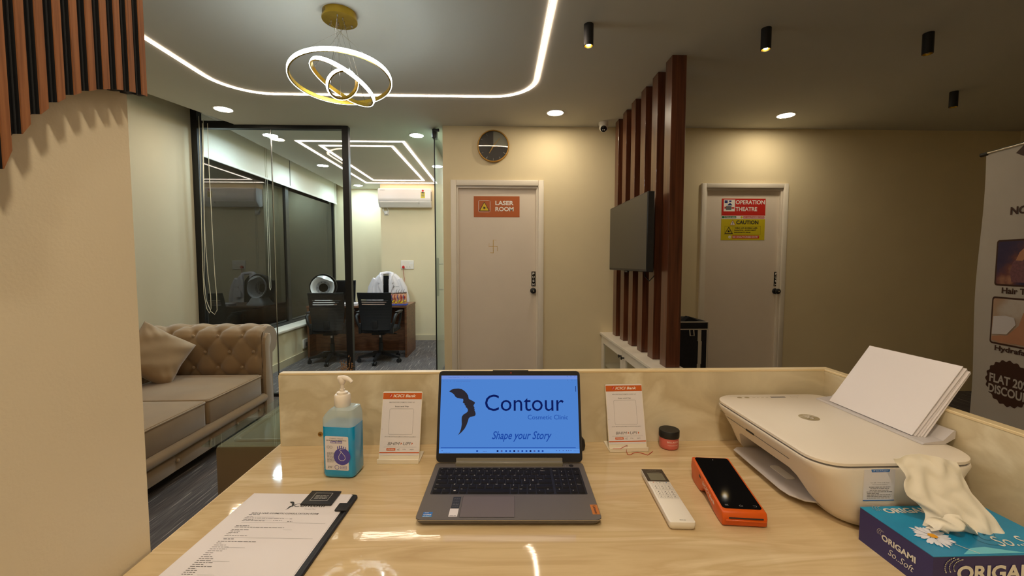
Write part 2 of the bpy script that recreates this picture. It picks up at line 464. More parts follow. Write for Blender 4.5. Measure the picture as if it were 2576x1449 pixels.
# doors
def door(name, D, fo, knob_px, name2):
    a, b, h = D
    o = struct(name, MB().box(a + .004, b - .004, YB + .03, YB + .07, .006, h - .004), 'door')
    fr = MB()
    w_ = fo
    for p, q in ((a - w_, a), (b, b + w_)): fr.rbox(p, q, YB - .022, YB + .03, 0, h + w_, .006)
    fr.rbox(a, b, YB - .022, YB + .03, h, h + w_, .006)
    st = MB()                                     # stop moulding inside the frame
    for p, q in ((a, a + .018), (b - .018, b)): st.box(p, q, YB + .002, YB + .03, 0, h)
    st.box(a + .018, b - .018, YB + .002, YB + .03, h - .022, h)
    obj('door_frame', fr, 'trimw', o, 40); obj('frame_stop', st, 'trimw', o)
    k = oy(*knob_px, YB + .03)
    kb = MB().lathe([(.030, 0), (.030, .006), (.026, .010), (.013, .012), (.012, .030), (.020, .036), (.027, .046), (.027, .056), (.018, .064), (.001, .066)], (k.x, k.y, k.z), 24, (0, -1, 0))
    ko = obj('door_knob', kb, 'blackp', o, 40, label='round black door knob')
    obj('key_slot', MB().lathe([(.007, 0), (.007, .003), (.001, .003)], (k.x, k.y - .0655, k.z), 12, (0, -1, 0)), 'chrome', ko, 40)
    return o
door('door_1', D1, oy(1368, 453, YB).x - D1[1], (1341, 731), '')
door('door_2', D2, oy(1982, 460, YB).x - D2[1], (1949, 732), '')
# glass door leaf of the cabin, swung open into the cabin
gd = MB().box(-.655, -.645, 4.42, 5.24, .012, ZC - .03)
g = struct('door_3', gd, 'glassgreen')
obj('patch_fitting', MB().rbox(-.672, -.628, 4.405, 4.50, ZC - .10, ZC - .012, .004).rbox(-.66, -.60, 4.395, 4.42, ZC - .04, ZC - .012, .003), 'black', g, 40)
obj('floor_patch', MB().rbox(-.668, -.632, 4.41, 4.56, .004, .075, .004), 'black', g, 40)
obj('leaf_edge', MB().box(-.656, -.644, 4.41, 4.42, .075, ZC - .1), 'black', g)
hz0, hz1 = 1.38 - .088 * 5.05 + .05, 1.38 + .010 * 5.05
hd = MB().rbox(-.732, -.706, 5.03, 5.056, .985, 1.435, .003)
for z in (1.06, 1.36): hd.cyl((-.706, 5.043, z), (-.655, 5.043, z), .008, 10)
obj('pull_handle', hd, 'black', g, 40)

# ------------------------------------------------------------------ glass partition
gp = thing('glass_partition', 'black framed glass partition wall of the consultation cabin behind the sofa', 'partition', (-2.27, YG, 0))
obj('frame_post', MB().box(-3.028, -2.972, YG - .03, YG + .03, 0, ZC + .2), 'black', gp)
obj('frame_post', MB().box(-1.562, -1.500, YG - .03, YG + .03, 0, ZC - .005), 'black', gp)
obj('top_rail', MB().box(-2.972, -2.62, YG - .03, YG + .03, ZC - .035, ZC + .035).box(-2.62, -1.562, YG - .03, YG + .03, ZC - .035, ZC - .003), 'black', gp)
obj('bottom_rail', MB().box(-2.972, -1.562, YG - .02, YG + .02, 0, .03), 'black', gp)
obj('glass_pane', MB().box(-2.972, -2.274, YG - .005, YG + .005, .03, ZC - .035), 'glass', gp)
obj('glass_pane', MB().box(-2.266, -1.562, YG - .005, YG + .005, .03, ZC - .035), 'glass', gp)
obj('joint_seal', MB().box(-2.274, -2.270, YG - .006, YG + .006, .03, ZC - .035), 'black', gp)
obj('joint_edge', MB().box(-2.270, -2.266, YG - .006, YG + .006, .03, ZC - .035), 'chrome', gp)

# ================================================================== LAMPS OF THE PLACE, PLUS TWO ADDED DOWNLIGHTS
M['lampwarm'] = em('downlight_warm', (1.0, .86, .64), L_DOWN_WARM)
M['lampadded'] = em('downlight_added', (1.0, .84, .62), L_DOWN_ADDED)
M['lampcool'] = em('downlight_cool', (.62, .86, 1.0), L_DOWN_COOL)
M['strip'] = em('strip_warm', (1.0, .80, .62), L_STRIP)
M['strip2'] = em('strip_warm_cabin', (1.0, .82, .70), L_STRIP2)
M['ringlight'] = em('ring_white', (.84, .96, 1.0), L_RING)
def downlight(x, y, mat, label, r=.07):
    t = thing('recessed_downlight', label, 'downlight', (x, y, ZC), 0, 'round ceiling downlights')
    obj('trim_ring', MB().lathe([(r + .012, 0), (r + .012, -.004), (r + .002, -.006), (r, -.001), (r, 0)], (0, 0, 0), 28, cap=False), 'white', t, 40, True)
    obj('diffuser', MB().lathe([(r, -.002), (r, -.0045), (.001, -.006)], (0, 0, 0), 28), mat, t, 60, True)
for px, lab in (((560, 273), 'lit round downlight in the ceiling above the tufted sofa'),
                ((1397, 283), 'lit round downlight in the ceiling in front of the laser room door'),
                ((1974, 291), 'lit round downlight in the ceiling in front of the operation theatre door')):
    p = oz(*px, ZC); downlight(p.x, 3.94, 'lampwarm', lab)
for px, lab in (((680, 340), 'cool white downlight inside cabin just behind the glass partition'),
                ((1048, 340), 'cool white downlight inside cabin beside the top of the open glass door'),
                ((812, 416), 'cool white downlight inside cabin over the blinds at middle of the room'),
                ((1100, 418), 'cool white downlight inside cabin seen through the open glass door'),
                ((901, 466), 'cool white downlight inside cabin in the far corner near the air conditioner')):
    p = oz(*px, ZC); downlight(p.x, p.y, 'lampcool', lab)
# two unseen downlights, added above and behind the desk to light the counter
downlight(.04, .05, 'lampadded', 'added unseen warm downlight in the ceiling over the reception desk chair')
downlight(-.12, -.95, 'lampadded', 'added unseen warm downlight in the ceiling behind the reception desk chair')
# LED profiles set in the ceiling
def strip(name, pts, wd, mat, label, group=None):
    n = len(pts); P = [Vector((p[0], p[1])) for p in pts]
    t = thing(name, label, 'light strip', (sum(p.x for p in P) / n, sum(p.y for p in P) / n, ZC), 0, group)
    def band(hw0, hw1, z0, z1):
        m = MB(); vs = []
        for i in range(n):
            a, b, c = P[i - 1], P[i], P[(i + 1) % n]
            d1 = (b - a).normalized(); d2 = (c - b).normalized()
            n1 = Vector((-d1.y, d1.x)); n2 = Vector((-d2.y, d2.x)); k = (n1 + n2).normalized(); s_ = 1 / max(.3, k.dot(n1))
            vs.append((b + k * hw0 * s_, b + k * hw1 * s_))
        for i in range(n):
            j = (i + 1) % n
            A, B, C_, D = vs[i][0], vs[i][1], vs[j][1], vs[j][0]
            m.add([(A.x, A.y, z0), (B.x, B.y, z0), (C_.x, C_.y, z0), (D.x, D.y, z0), (A.x, A.y, z1), (B.x, B.y, z1), (C_.x, C_.y, z1), (D.x, D.y, z1)],
                  [(0, 1, 2, 3), (7, 6, 5, 4), (0, 4, 5, 1), (3, 2, 6, 7)])
        return m
    obj('diffuser', band(-wd / 2, wd / 2, ZC - .005, ZC - .001), mat, t)
    pr = band(-wd / 2 - .004, -wd / 2 - .0005, ZC - .004, ZC); q = band(wd / 2 + .0005, wd / 2 + .004, ZC - .004, ZC)
    pr.add(q.v, q.f); obj('aluminium_profile', pr, 'white', t)
R_ = .34
pts = []
for cx, cy, a0 in ((.285 - R_, 3.58 - R_, 0), (-2.14 + R_, 3.58 - R_, 90), (-2.14 + R_, .95 + R_, 180), (.285 - R_, .95 + R_, 270)):
    for k in range(9):
        a = math.radians(a0 + 90 * k / 8); pts.append((cx + R_ * math.cos(a), cy + R_ * math.sin(a)))
strip('led_strip', pts, .026, 'strip', 'glowing LED strip with rounded corners set in the reception ceiling')
strip('led_strip', [(-1.071, 4.918), (-2.256, 4.918), (-2.256, 7.43), (-1.071, 7.43)][::-1], .032, 'strip2', 'larger outer rectangle of glowing LED strip in the cabin ceiling', 'cabin ceiling rectangles')
strip('led_strip', [(-1.245, 5.106), (-2.070, 5.106), (-2.070, 7.18), (-1.245, 7.18)][::-1], .032, 'strip2', 'smaller inner rectangle of glowing LED strip in the cabin ceiling', 'cabin ceiling rectangles')
# surface spot cylinders
M['spotbulb'] = em('spot_bulb', (1, .93, .82), 30)
M['spotdim'] = pm('spot_bulb_off', C(210, 190, 150), .2, metal=.6)
def spot(px, lit, label):
    p = oz(*px, ZC)
    t = thing('ceiling_spotlight', label, 'spotlight', (p.x, p.y, ZC), 0, 'black cylinder spotlights on the ceiling')
    r = .0275
    obj('housing', MB().lathe([(r, 0), (r, -.118), (r - .003, -.120), (r - .003, -.095), (.001, -.06)], (0, 0, 0), 24), 'black', t, 40, True)
    obj('reflector', MB().lathe([(r - .0035, -.119), (r - .006, -.112), (.013, -.090), (.012, -.088)], (0, 0, 0), 24, cap=False), 'gold', t, 60, True)
    obj('bulb', MB().lathe([(.013, -.092), (.012, -.110), (.006, -.117), (.001, -.118)], (0, 0, 0), 16), 'spotbulb' if lit else 'spotdim', t, 60, True)
spot((1481, 62), 1, 'black cylinder spotlight with bright bulb on ceiling near the LED strip')
spot((1928, 72), 1, 'black cylinder spotlight with small lit bulb on ceiling beyond the walnut posts')
spot((2336, 84), 0, 'black cylinder spotlight with dark gold reflector on ceiling over the printer side')
spot((2400, 231), 0, 'black cylinder spotlight on ceiling above the roll-up banner')

# ------------------------------------------------------------------ chandelier
ch = thing('ring_chandelier', 'chandelier of three tilted glowing rings hanging from a gold ceiling disc', 'chandelier', (-.875, 2.46, ZC))
cc = oz(862, 45, ZC)
cc = Vector((-.868, 2.44, ZC))
cz = ZC - .04
can = obj('canopy', MB().lathe([(.088, ZC), (.088, ZC - .030), (.092, ZC - .032), (.092, ZC - .040), (.001, ZC - .040)], (cc.x, cc.y, 0), 40), 'gold', ch, 40)
vs_ = MB()
for k in range(4):
    a = math.radians(232 - k * 8); d = Vector((math.cos(a), math.sin(a), 0)); t_ = Vector((-d.y, d.x, 0))
    c = cc + d * .0885 - Vector((0, 0, .015))
    vs_.quad(c - t_ * .0022 - Vector((0, 0, .008)), c + t_ * .0022 - Vector((0, 0, .008)), c + t_ * .0022 + Vector((0, 0, .008)), c - t_ * .0022 + Vector((0, 0, .008)))
obj('vent_slots', vs_, 'black', can)
RINGS = [((-.875, 2.463, 2.401), (-.061, .126, .99), .270, .021), ((-.869, 2.47, 2.381), (.416, .171, .893), .184, .019), ((-.865, 2.451, 2.365), (-.565, .424, .708), .087, .019)]
conn = MB()
spots_ = []
for ri, (c, n, r, h) in enumerate(RINGS):
    c, n = Vector(c), Vector(n).normalized(); tk = .010
    nm = ('outer_ring', 'middle_ring', 'inner_ring')[ri]
    ring = obj(nm, MB().lathe([(r - tk, -h / 2), (r - tk, h / 2), (r - .0015, h / 2), (r - .0015, -h / 2), (r - tk, -h / 2)], c, 72, n, cap=False), 'gold', ch, 40)
    obj('diffuser', MB().lathe([(r - .0015, -h / 2 - .0006), (r + .001, -h / 2 - .0006), (r + .002, -h / 2 + .002), (r + .002, h / 2 - .002), (r + .001, h / 2 + .0006), (r - .0015, h / 2 + .0006)], c, 72, n, cap=False), 'ringlight', ring, 60)
    q = n.to_track_quat('Z', 'Y')
    for k in range(3):
        a = math.radians((40, 70, 10)[ri] + 120 * k)
        spots_.append((ri, k, c + q @ Vector(((r - tk / 2) * math.cos(a), (r - tk / 2) * math.sin(a), h / 2))))
for i, (ri, k, p) in enumerate(spots_):
    a = math.radians((40, 70, 10)[ri] + 120 * k); rr = (.066, .044, .022)[ri]
    top = cc + Vector((rr * math.cos(a), rr * math.sin(a), -.040))
    obj('suspension_wire', MB().tube([top, p], .0009, 5), 'chrome', ch)
    obj('wire_grip', MB().lathe([(.005, 0), (.005, -.006), (.003, -.012), (.003, -.016), (.0008, -.016)], top, 10), 'chrome', ch, 40)
# ================================================================== CABIN
M['blindfab'] = pm('blind_fabric', C(240, 236, 222), .85, var=.02, scale=40, bump=.05, bscale=400)
M['cord'] = pm('white_cord', C(222, 214, 190), .6)
def blind(y0, y1, label, chain_y):
    t = thing('roller_blind', label, 'roller blind', (-2.99, (y0 + y1) / 2, 2.45), 0, 'half raised roller blinds')
    obj('fabric', MB().box(-2.992, -2.988, y0, y1, 2.47, ZC + .16), 'blindfab', t)
    obj('roller_tube', MB().cyl((-2.99, y0, ZC + .16), (-2.99, y1, ZC + .16), .022, 16), 'white', t, 40)
    obj('bottom_bar', MB().rbox(-2.998, -2.982, y0, y1, 2.448, 2.472, .005), 'white', t, 40)
    obj('end_cap', MB().box(-2.999, -2.981, y1 - .02, y1 + .002, 2.446, 2.474), 'white', t)
    obj('pull_chain', MB().tube([(-2.985, chain_y, ZC + .14), (-2.985, chain_y, 1.05), (-2.985, chain_y + .02, 1.02), (-2.985, chain_y + .04, 1.05), (-2.985, chain_y + .04, ZC + .14)], .0022, 6), 'cord', t)
blind(4.47, 6.265, 'half raised roller blind over the dark window nearest the glass partition', 5.62)
blind(6.285, 8.02, 'half raised roller blind over the dark window behind the desk', 7.93)
# loose cords hanging against the black post, reception side
t = thing('blind_cord', 'white looped blind cords hanging beside the black partition post', 'cord', (-2.95, 4.33, 1.0))
def cordpath(pp, Y): return [oy(x, y, Y) for x, y in pp]
obj('cord_loop', MB().tube(cordpath([(500, 292), (504, 420), (507, 560), (510, 680), (513, 740), (520, 776), (527, 788), (531, 775), (530, 745), (523, 690), (516, 600), (512, 480), (509, 310)], 4.34), .0028, 6), 'cord', t, 60)
obj('cord_loop', MB().tube(cordpath([(511, 300), (513, 480), (514, 620), (513, 700), (519, 755), (530, 783), (540, 791), (546, 780), (545, 745), (540, 690), (535, 600), (531, 520), (526, 430), (522, 310)], 4.345), .0028, 6), 'cord', t, 60)

# ------------------------------------------------------------------ air conditioner
M['acwhite'] = pm('ac_white', C(238, 232, 226), .35)
A0, A1 = oy(958, 478, 7.55), oy(1088, 524, 7.55)
ac = thing('air_conditioner', 'white split air conditioner high on the cabin wall', 'air conditioner', ((A0.x + A1.x) / 2, 7.55, A1.z))
aw = (A1.x - A0.x) / 2; ah = A0.z - A1.z
prof = [(-.001, .02), (-.001, ah), (-.17, ah), (-.195, ah - .02), (-.20, ah * .45), (-.185, ah * .25), (-.12, .0), (-.05, .0)]
obj('body', MB().rprism(prof, 'x', -aw, aw, .008), 'acwhite', ac, 40, True)
obj('air_flap', MB().prism([(-.188, ah * .27), (-.193, ah * .255), (-.128, .002), (-.120, .006)], 'x', -aw + .03, aw - .20), 'white', ac, None, True)
obj('panel_seam', MB().box(-aw + .005, aw - .005, -.2012, -.198, ah * .36, ah * .366).box(aw - .20, aw - .197, -.190, -.12, .05, ah * .30), 'inkg', ac, None, True)
obj('side_grille', MB().box(aw, aw + .001, -.15, -.10, ah * .35, ah * .85), 'inkg', ac, None, True)
S = Sheet(ac, (aw - .165, -.2008, ah * .47), (1, 0, 0), (0, 0, 1))
M['labelyel'] = pm('label_yellow', C(222, 206, 70), .5)
S.rect('energy_label', 'labelyel', 0, .07, 0, .10).disc('energy_dial', 'inkw', .035, .118, .033).disc('energy_dial_centre', 'red', .035, .122, .018, 2)
for k in range(4): S.rect('energy_lines', 'inkg', .01, .06, .015 + k * .02, .024 + k * .02, 3)
S.txt('maker_name', 'inkg', 'HITACHI', -aw * 2 + .21, .125, .07)
S.flush()
obj('drain_hose', MB().tube([(-aw + .05, -.03, .01), (-aw + .045, -.03, -.03), (-aw + .06, -.025, -.085), (-aw + .10, -.02, -.10), (-aw + .13, -.02, -.07), (-aw + .12, -.02, -.02), (-aw + .10, -.03, .01)], .007, 8), 'white', ac, 60, True)
sk = thing('ac_socket', 'small white plug socket under the left end of the air conditioner', 'socket', (A0.x + .09, 7.55, A1.z - .125))
obj('plate', MB().rbox(-.035, .045, -.012, 0, 0, .075, .004), 'white', sk, 40, True)
obj('plug', MB().rbox(-.02, .03, -.045, -.012, .012, .06, .006), 'white', sk, 40, True)

# ------------------------------------------------------------------ switchboard with red plug
B0, B1 = oy(1009, 677, 7.55), oy(1041, 655, 7.55)
sb = thing('switchboard', 'white switchboard on the cabin wall with a red plug', 'switchboard', ((B0.x + B1.x) / 2, 7.55, B0.z))
bw, bh = (B1.x - B0.x) / 2, B1.z - B0.z
obj('plate', MB().rbox(-bw, bw, -.012, 0, 0, bh, .004), 'white', sb, 40, True)
obj('module_panel', MB().box(-bw + .012, bw - .012, -.014, -.012, .012, bh - .012), 'trimw', sb, None, True)
for k in range(3): obj('rocker_switch', MB().box(bw - .075 + k * .02, bw - .058 + k * .02, -.018, -.014, bh * .55, bh * .82), 'white', sb, None, True)
for k in range(2):
    m = MB()
    for a, b in ((0, 0), (.016, 0), (.008, .014)): m.box(-bw + .095 + k * .045 + a, -bw + .101 + k * .045 + a, -.0145, -.014, bh * .2 + b, bh * .2 + b + .007)
    obj('socket_holes', m, 'ink', sb, None, True)
M['redplug'] = pm('red_plug', C(190, 36, 30), .4)
pl = obj('red_plug', MB().prism([(-bw + .028, bh * .12), (-bw + .068, bh * .12), (-bw + .068, bh * .30), (-bw + .048, bh * .42), (-bw + .028, bh * .30)], 'y', -.05, -.014), 'redplug', sb, None, True)
obj('red_cord', MB().tube([(-bw + .048, -.04, bh * .14), (-bw + .05, -.04, -.06), (-bw + .062, -.035, -.16), (-bw + .056, -.03, -.26), (-bw + .052, -.03, -.45), (-bw + .05, -.03, -.62)], .004, 6), 'redplug', pl, 60, True)
ws = thing('wall_socket', 'small socket box on the low wall under the cabin window', 'socket', (-2.83, ox(768, 860, -2.82).y, ox(768, 875, -2.82).z))
obj('plate', MB().rbox(0, .02, -.07, .07, 0, .13, .005), 'white', ws, 40, True)
obj('plug', MB().rbox(.02, .05, -.02, .02, .03, .08, .005), 'blackp', ws, 40, True)

# ------------------------------------------------------------------ desk
DX0, DX1, DY0, DY1, DZ = -2.755, -1.335, 6.16, 6.80, .755
dk = thing('office_desk', 'walnut office desk in the cabin', 'desk', ((DX0 + DX1) / 2, (DY0 + DY1) / 2, 0))
obj('desk_top', MB().rbox(DX0 - .005, DX1 + .005, DY0 - .01, DY1 + .01, DZ - .028, DZ, .002, 1), 'deskwood', dk)
obj('side_panel', MB().box(DX1 - .028, DX1, DY0, DY1, 0, DZ - .028), 'deskwood', dk)
obj('side_panel', MB().box(DX0, DX0 + .028, DY0, DY1, 0, DZ - .028), 'deskwood', dk)
obj('modesty_panel', MB().box(DX0 + .028, DX1 - .028, DY0 + .22, DY0 + .24, .06, DZ - .028), 'deskwood', dk)

# ------------------------------------------------------------------ office chairs
M['mesh'] = pm('black_mesh_fabric', (.007, .007, .008), .8, var=.3, scale=60)
M['seatfab'] = pm('black_seat_fabric', (.008, .008, .009), .9, var=.2, scale=40)
def chair(name, label, loc, rz, group=None):
    t = thing(name, label, 'chair', loc, rz, group)       # faces local +y, back towards -y
    def bp(u, v):                                           # u across, v upwards
        z = .47 + .51 * v; wd = .185 + .04 * v + .012 * math.sin(math.pi * v)
        x = (u * 2 - 1) * wd
        return Vector((x, -.20 - .035 * (1 - (u * 2 - 1) ** 2) - .05 * v ** 1.5 + .03 * math.sin(math.pi * v), z))
    nv = 34
    slots = {27, 25, 23}
    m = MB().grid(bp, 20, nv, skip=lambda i, j: j in slots and 2 <= i <= 17 - (29 - j) // 3)
    obj('backrest', m.solid(.012), 'mesh', t, 50, True)
    fr = MB()
    for k in range(9):
        v = .06 + k * .075
        fr.tube([bp(.04 + .92 * i / 10, v) + Vector((0, -.009, 0)) for i in range(11)], .0045, 6)
    obj('back_ribs', fr, 'blackp', t, 60, True)
    obj('seat', MB().loft([[(x, y, z) for x, y in rrect(-.23 + d, .23 - d, -.21 + d, .25 - d, .07)] for z, d in ((.42, .02), (.43, 0), (.465, 0), (.485, .015), (.492, .04))]), 'seatfab', t, 50, True)
    obj('back_bracket', MB().rprism([(-.05, .41), (-.19, .42), (-.245, .48), (-.255, .60), (-.235, .60), (-.222, .50), (-.18, .45), (-.05, .44)], 'x', -.035, .035, .006), 'blackp', t, 40, True)
    for s in (-1, 1):
        pts = [(s * .215, -.205, .50), (s * .245, -.215, .58), (s * .262, -.20, .655), (s * .265, -.12, .688), (s * .268, .02, .694), (s * .268, .08, .69), (s * .262, .10, .66), (s * .25, .085, .56), (s * .232, .06, .46), (s * .20, .03, .42)]
        a = MB().tube([(p[0] * 1.0, p[1], p[2]) for p in pts], [.017, .021, .022, .02, .02, .018, .016, .016, .016, .014], 8)
        ar = obj('armrest', a, 'blackp', t, 60, True)
        obj('arm_pad', MB().rbox(s * .268 - .026, s * .268 + .026, -.15, .10, .694, .715, .008), 'blackp', ar, 40, True)
        obj('bracket_plate', MB().rbox(s * .215 - .02, s * .215 + .02, -.215, -.175, .42, .56, .006), 'blackp', ar, 40, True)
    obj('tilt_mechanism', MB().rbox(-.09, .09, -.12, .10, .385, .42, .01).tube([(.05, 0, .395), (.20, 0, .39), (.23, 0, .385)], .006, 6), 'blackp', t, 40, True)
    obj('gas_column', MB().lathe([(.030, .13), (.030, .26), (.022, .265), (.022, .385)], (0, 0, 0), 16), 'blackp', t, 40, True)
    obj('height_tag', MB().box(-.012, .012, -.032, -.0305, .34, .37), 'paper', t, None, True)
    for k in range(5):
        a = math.radians(-90 + 72 * k); d = Vector((math.cos(a), math.sin(a), 0)); q = Vector((-d.y, d.x, 0))
        r_ = []
        for s_, hw, z0, z1 in ((.0, .028, .10, .145), (.12, .025, .085, .125), (.28, .018, .065, .092), (.30, .016, .065, .088)):
            c = d * s_; r_.append([c + q * hw + Vector((0, 0, z0)), c + q * hw + Vector((0, 0, z1)), c - q * hw + Vector((0, 0, z1)), c - q * hw + Vector((0, 0, z0))])
        lg = obj('star_leg', MB().loft(r_), 'blackp', t, None, True)
        c = d * .29
        cs = MB()
        for s_ in (-1, 1): cs.cyl(c + q * (s_ * .024) + Vector((0, 0, .028)), c + q * (s_ * .007) + Vector((0, 0, .028)), .028, 16)
        cs.box(c.x - .010, c.x + .010, c.y - .010, c.y + .010, .03, .07)
        obj('caster', cs, 'blackp', lg, 40, True)
    return t
ch1 = chair('mesh_chair', 'black mesh swivel chair behind the glass pane, before the round scanner', (-2.315, 5.93, 0), math.radians(6), 'visitor chairs in the cabin')
dup(ch1, (-1.655, 5.96, 0), math.radians(-2), 'black mesh swivel chair right of the black post, before the draped coat')
# doctor's chair with coat
dc = thing('desk_chair', 'black high-backed swivel chair behind the cabin desk under a coat', 'chair', (-1.93, 7.18, 0), math.pi)
obj('backrest', MB().loft([[(x, y, z) for x, y in rrect(-w_, w_, -.27 - d, -.21 - d, .02)] for z, w_, d in ((.50, .22, 0), (.75, .24, .02), (1.0, .22, .03), (1.10, .15, .035), (1.155, .11, .04))]), 'seatfab', dc, 50, True)
obj('seat', MB().rbox(-.25, .25, -.24, .26, .42, .52, .035), 'seatfab', dc, 40, True)
obj('gas_column', MB().cyl((0, 0, .12), (0, 0, .42), .03, 14), 'blackp', dc, 40, True)
for k in range(5):
    a = math.radians(90 + 72 * k); d = Vector((math.cos(a), math.sin(a), 0))
    lg = obj('star_leg', MB().tube([d * .02 + Vector((0, 0, .12)), d * .30 + Vector((0, 0, .075))], [.03, .018], 8), 'blackp', dc, 60, True)
    obj('caster', MB().cyl(d * .29 + Vector((-d.y, d.x, 0)) * .02 + Vector((0, 0, .03)), d * .29 - Vector((-d.y, d.x, 0)) * .02 + Vector((0, 0, .03)), .03, 14), 'blackp', lg, 40, True)
M['coat'] = pm('white_cotton', C(228, 220, 220), .85, var=.04, scale=9, bump=.2, bscale=30)
cx, cyy = -1.905, 7.36
ct = thing('lab_coat', 'white doctor coat draped over the chair behind the desk', 'coat', (cx, cyy, .5))
def coat_half(s):
    def fn(u, v):                                            # v 0 bottom 1 top, u 0 centre 1 side/back wrap
        z = .44 + .75 * v
        sh = 1 - max(0, (v - .72) / .28) ** 2 * .55
        hw = (.30 - .06 * v) * sh + .02
        open_ = .045 + .015 * (1 - v)
        a = u * math.pi * .62
        x = open_ + (hw - open_) * math.sin(min(a, math.pi / 2)) if a < math.pi / 2 else hw - (a - math.pi / 2) * .02
        y = -.115 + (.11 * (1 - math.cos(min(a, math.pi / 2)))) + (a - math.pi / 2 if a > math.pi / 2 else 0) * .14
        f = .012 * math.sin(u * 21 + v * 5 * s) * (1 - v * .6)
        return Vector((cx + s * x, cyy + y - f, z))
    return MB().grid(fn, 26, 22).solid(.004)
obj('coat_front', coat_half(-1), 'coat', ct, 60)
obj('coat_front', coat_half(1), 'coat', ct, 60)
obj('collar', MB().tube([(cx - .055, cyy - .125, 1.0), (cx - .085, cyy - .13, 1.12), (cx - .10, cyy - .06, 1.185), (cx - .03, cyy + .02, 1.20), (cx + .03, cyy + .02, 1.20), (cx + .10, cyy - .06, 1.185), (cx + .085, cyy - .13, 1.12), (cx + .055, cyy - .125, 1.0)], [.014, .022, .028, .028, .028, .028, .022, .014], 8), 'coat', ct, 60)
for s in (-1, 1):
    obj('lapel', MB().add([(cx + s * .046, cyy - .132, .80), (cx + s * .05, cyy - .137, 1.10), (cx + s * .10, cyy - .137, 1.15), (cx + s * .135, cyy - .132, 1.05), (cx + s * .10, cyy - .137, 1.03), (cx + s * .125, cyy - .132, 1.0)], [(0, 1, 2, 3, 4, 5)]).solid(.006), 'coat', ct)
    obj('sleeve', MB().tube([(cx + s * .20, cyy - .03, 1.10), (cx + s * .27, cyy - .02, .95), (cx + s * .315, cyy - .01, .75), (cx + s * .31, cyy, .58)], [.05, .06, .055, .05], 10), 'coat', ct, 60)
S = Sheet(ct, (cx + .12, cyy - .140, .95), (1, .25, 0), (0, 0, 1), False, .001)
S.poly('coat_logo', 'ink', [(0, 0), (.012, .02), (.004, .045), (.02, .03), (.022, .012)]).txt('coat_logo', 'ink', 'Contour', .026, .018, .075)
S.flush()
obj('chest_pocket', MB().box(cx + .10, cx + .205, cyy - .134, cyy - .128, .80, .91), 'coat', ct)

# ------------------------------------------------------------------ skin scanner on the desk
M['scanwhite'] = pm('scanner_white', C(214, 212, 210), .25)
M['scangrey'] = pm('scanner_grey', (.30, .30, .31), .3)
sn = thing('skin_scanner', 'white and black ball-shaped face scanner standing on the desk', 'scanner', (-2.60, 6.36, DZ), math.radians(14))
ax = Vector((0, -1, .12)).normalized(); c0 = Vector((0, 0, .255))
rs = .185
obj('hood', MB().lathe([(rs * math.sin(a), rs * math.cos(a) * .95) for a in [math.radians(x) for x in (72, 85, 100, 115, 130, 145, 160, 175)]] + [(.001, -rs * .95)], c0 + Vector((.01, .03, .01)), 40, ax, cap=False), 'blackp', sn, 60, True)
obj('hood_lip', MB().lathe([(.178, .045), (.186, .055), (.190, .04), (.190, .0)], c0 + Vector((.008, .02, .008)), 40, ax, cap=False), 'black', sn, 60, True)
obj('bowl', MB().lathe([(.165, .045), (.160, .062), (.150, .058), (.13, .02), (.098, -.03), (.085, -.05)], c0, 40, ax, cap=False), 'scanwhite', sn, 60, True)
obj('light_ring', MB().lathe([(.098, -.028), (.100, -.024), (.066, -.048), (.064, -.052)], c0, 40, ax, cap=False), 'scangrey', sn, 60, True)
obj('lens', MB().lathe([(.062, -.050), (.060, -.056), (.001, -.062)], c0, 32, ax), 'blackg', sn, 60, True)
q = ax.to_track_quat('Z', 'Y')
for k in range(10):
    a = 2 * math.pi * k / 10; p = c0 + q @ Vector((.082 * math.cos(a), .082 * math.sin(a), -.034))
    m = MB().rbox(-.011, .011, -.008, .008, -.003, .004, .002, 1)
    obj('light_window', m.xf(Matrix.Translation(p) @ q.to_matrix().to_4x4() @ Matrix.Rotation(a, 4, 'Z')), 'inkg', sn, None, True)
obj('white_cowl', MB().grid(lambda u, v: c0 + q @ Vector(((.172 - .05 * v * math.sin(math.pi * u)) * math.cos(math.radians(20 + 95 * u)), (.172 - .05 * v * math.sin(math.pi * u)) * math.sin(math.radians(20 + 95 * u)), .06 + .035 * v * math.sin(math.pi * u))), 20, 6).solid(.004), 'scanwhite', sn, 60, True)
obj('stand', MB().loft([[(x, y, z) for x, y in rrect(-w_, w_, -.11 + d, .12 - d, .03)] for z, w_, d in ((0, .15, 0), (.02, .15, 0), (.05, .12, .01), (.11, .085, .02))]), 'scanwhite', sn, 50, True)
# computer on the desk
lp2 = thing('desk_laptop', 'open black laptop on the cabin desk behind the black post', 'laptop', (-2.43, 6.69, DZ), math.radians(0))
obj('base', MB().rbox(-.16, .16, -.11, .11, .0, .016, .003, 1), 'blackp', lp2, None, True)
obj('lid', MB().rbox(-.16, .16, -.006, .006, 0, .33, .003, 1).xf(Matrix.Translation((0, .09, .016)) @ Matrix.Rotation(math.radians(-8), 4, 'X')), 'blackp', lp2, None, True)
obj('display', MB().box(-.148, .148, -.0085, -.007, .02, .315).xf(Matrix.Translation((0, .09, .016)) @ Matrix.Rotation(math.radians(-8), 4, 'X')), 'blackg', lp2, None, True)
pp = thing('paper_stack', 'small stack of white papers on the cabin desk before the laptop', 'papers', (-2.17, 6.25, DZ), math.radians(8))
for k in range(6): obj('sheet', MB().box(-.11 + .004 * (k % 3), .11 + .004 * (k % 2), -.075, .075 + .003 * k, .006 * k, .006 * k + .005), 'paper', pp, None, True)
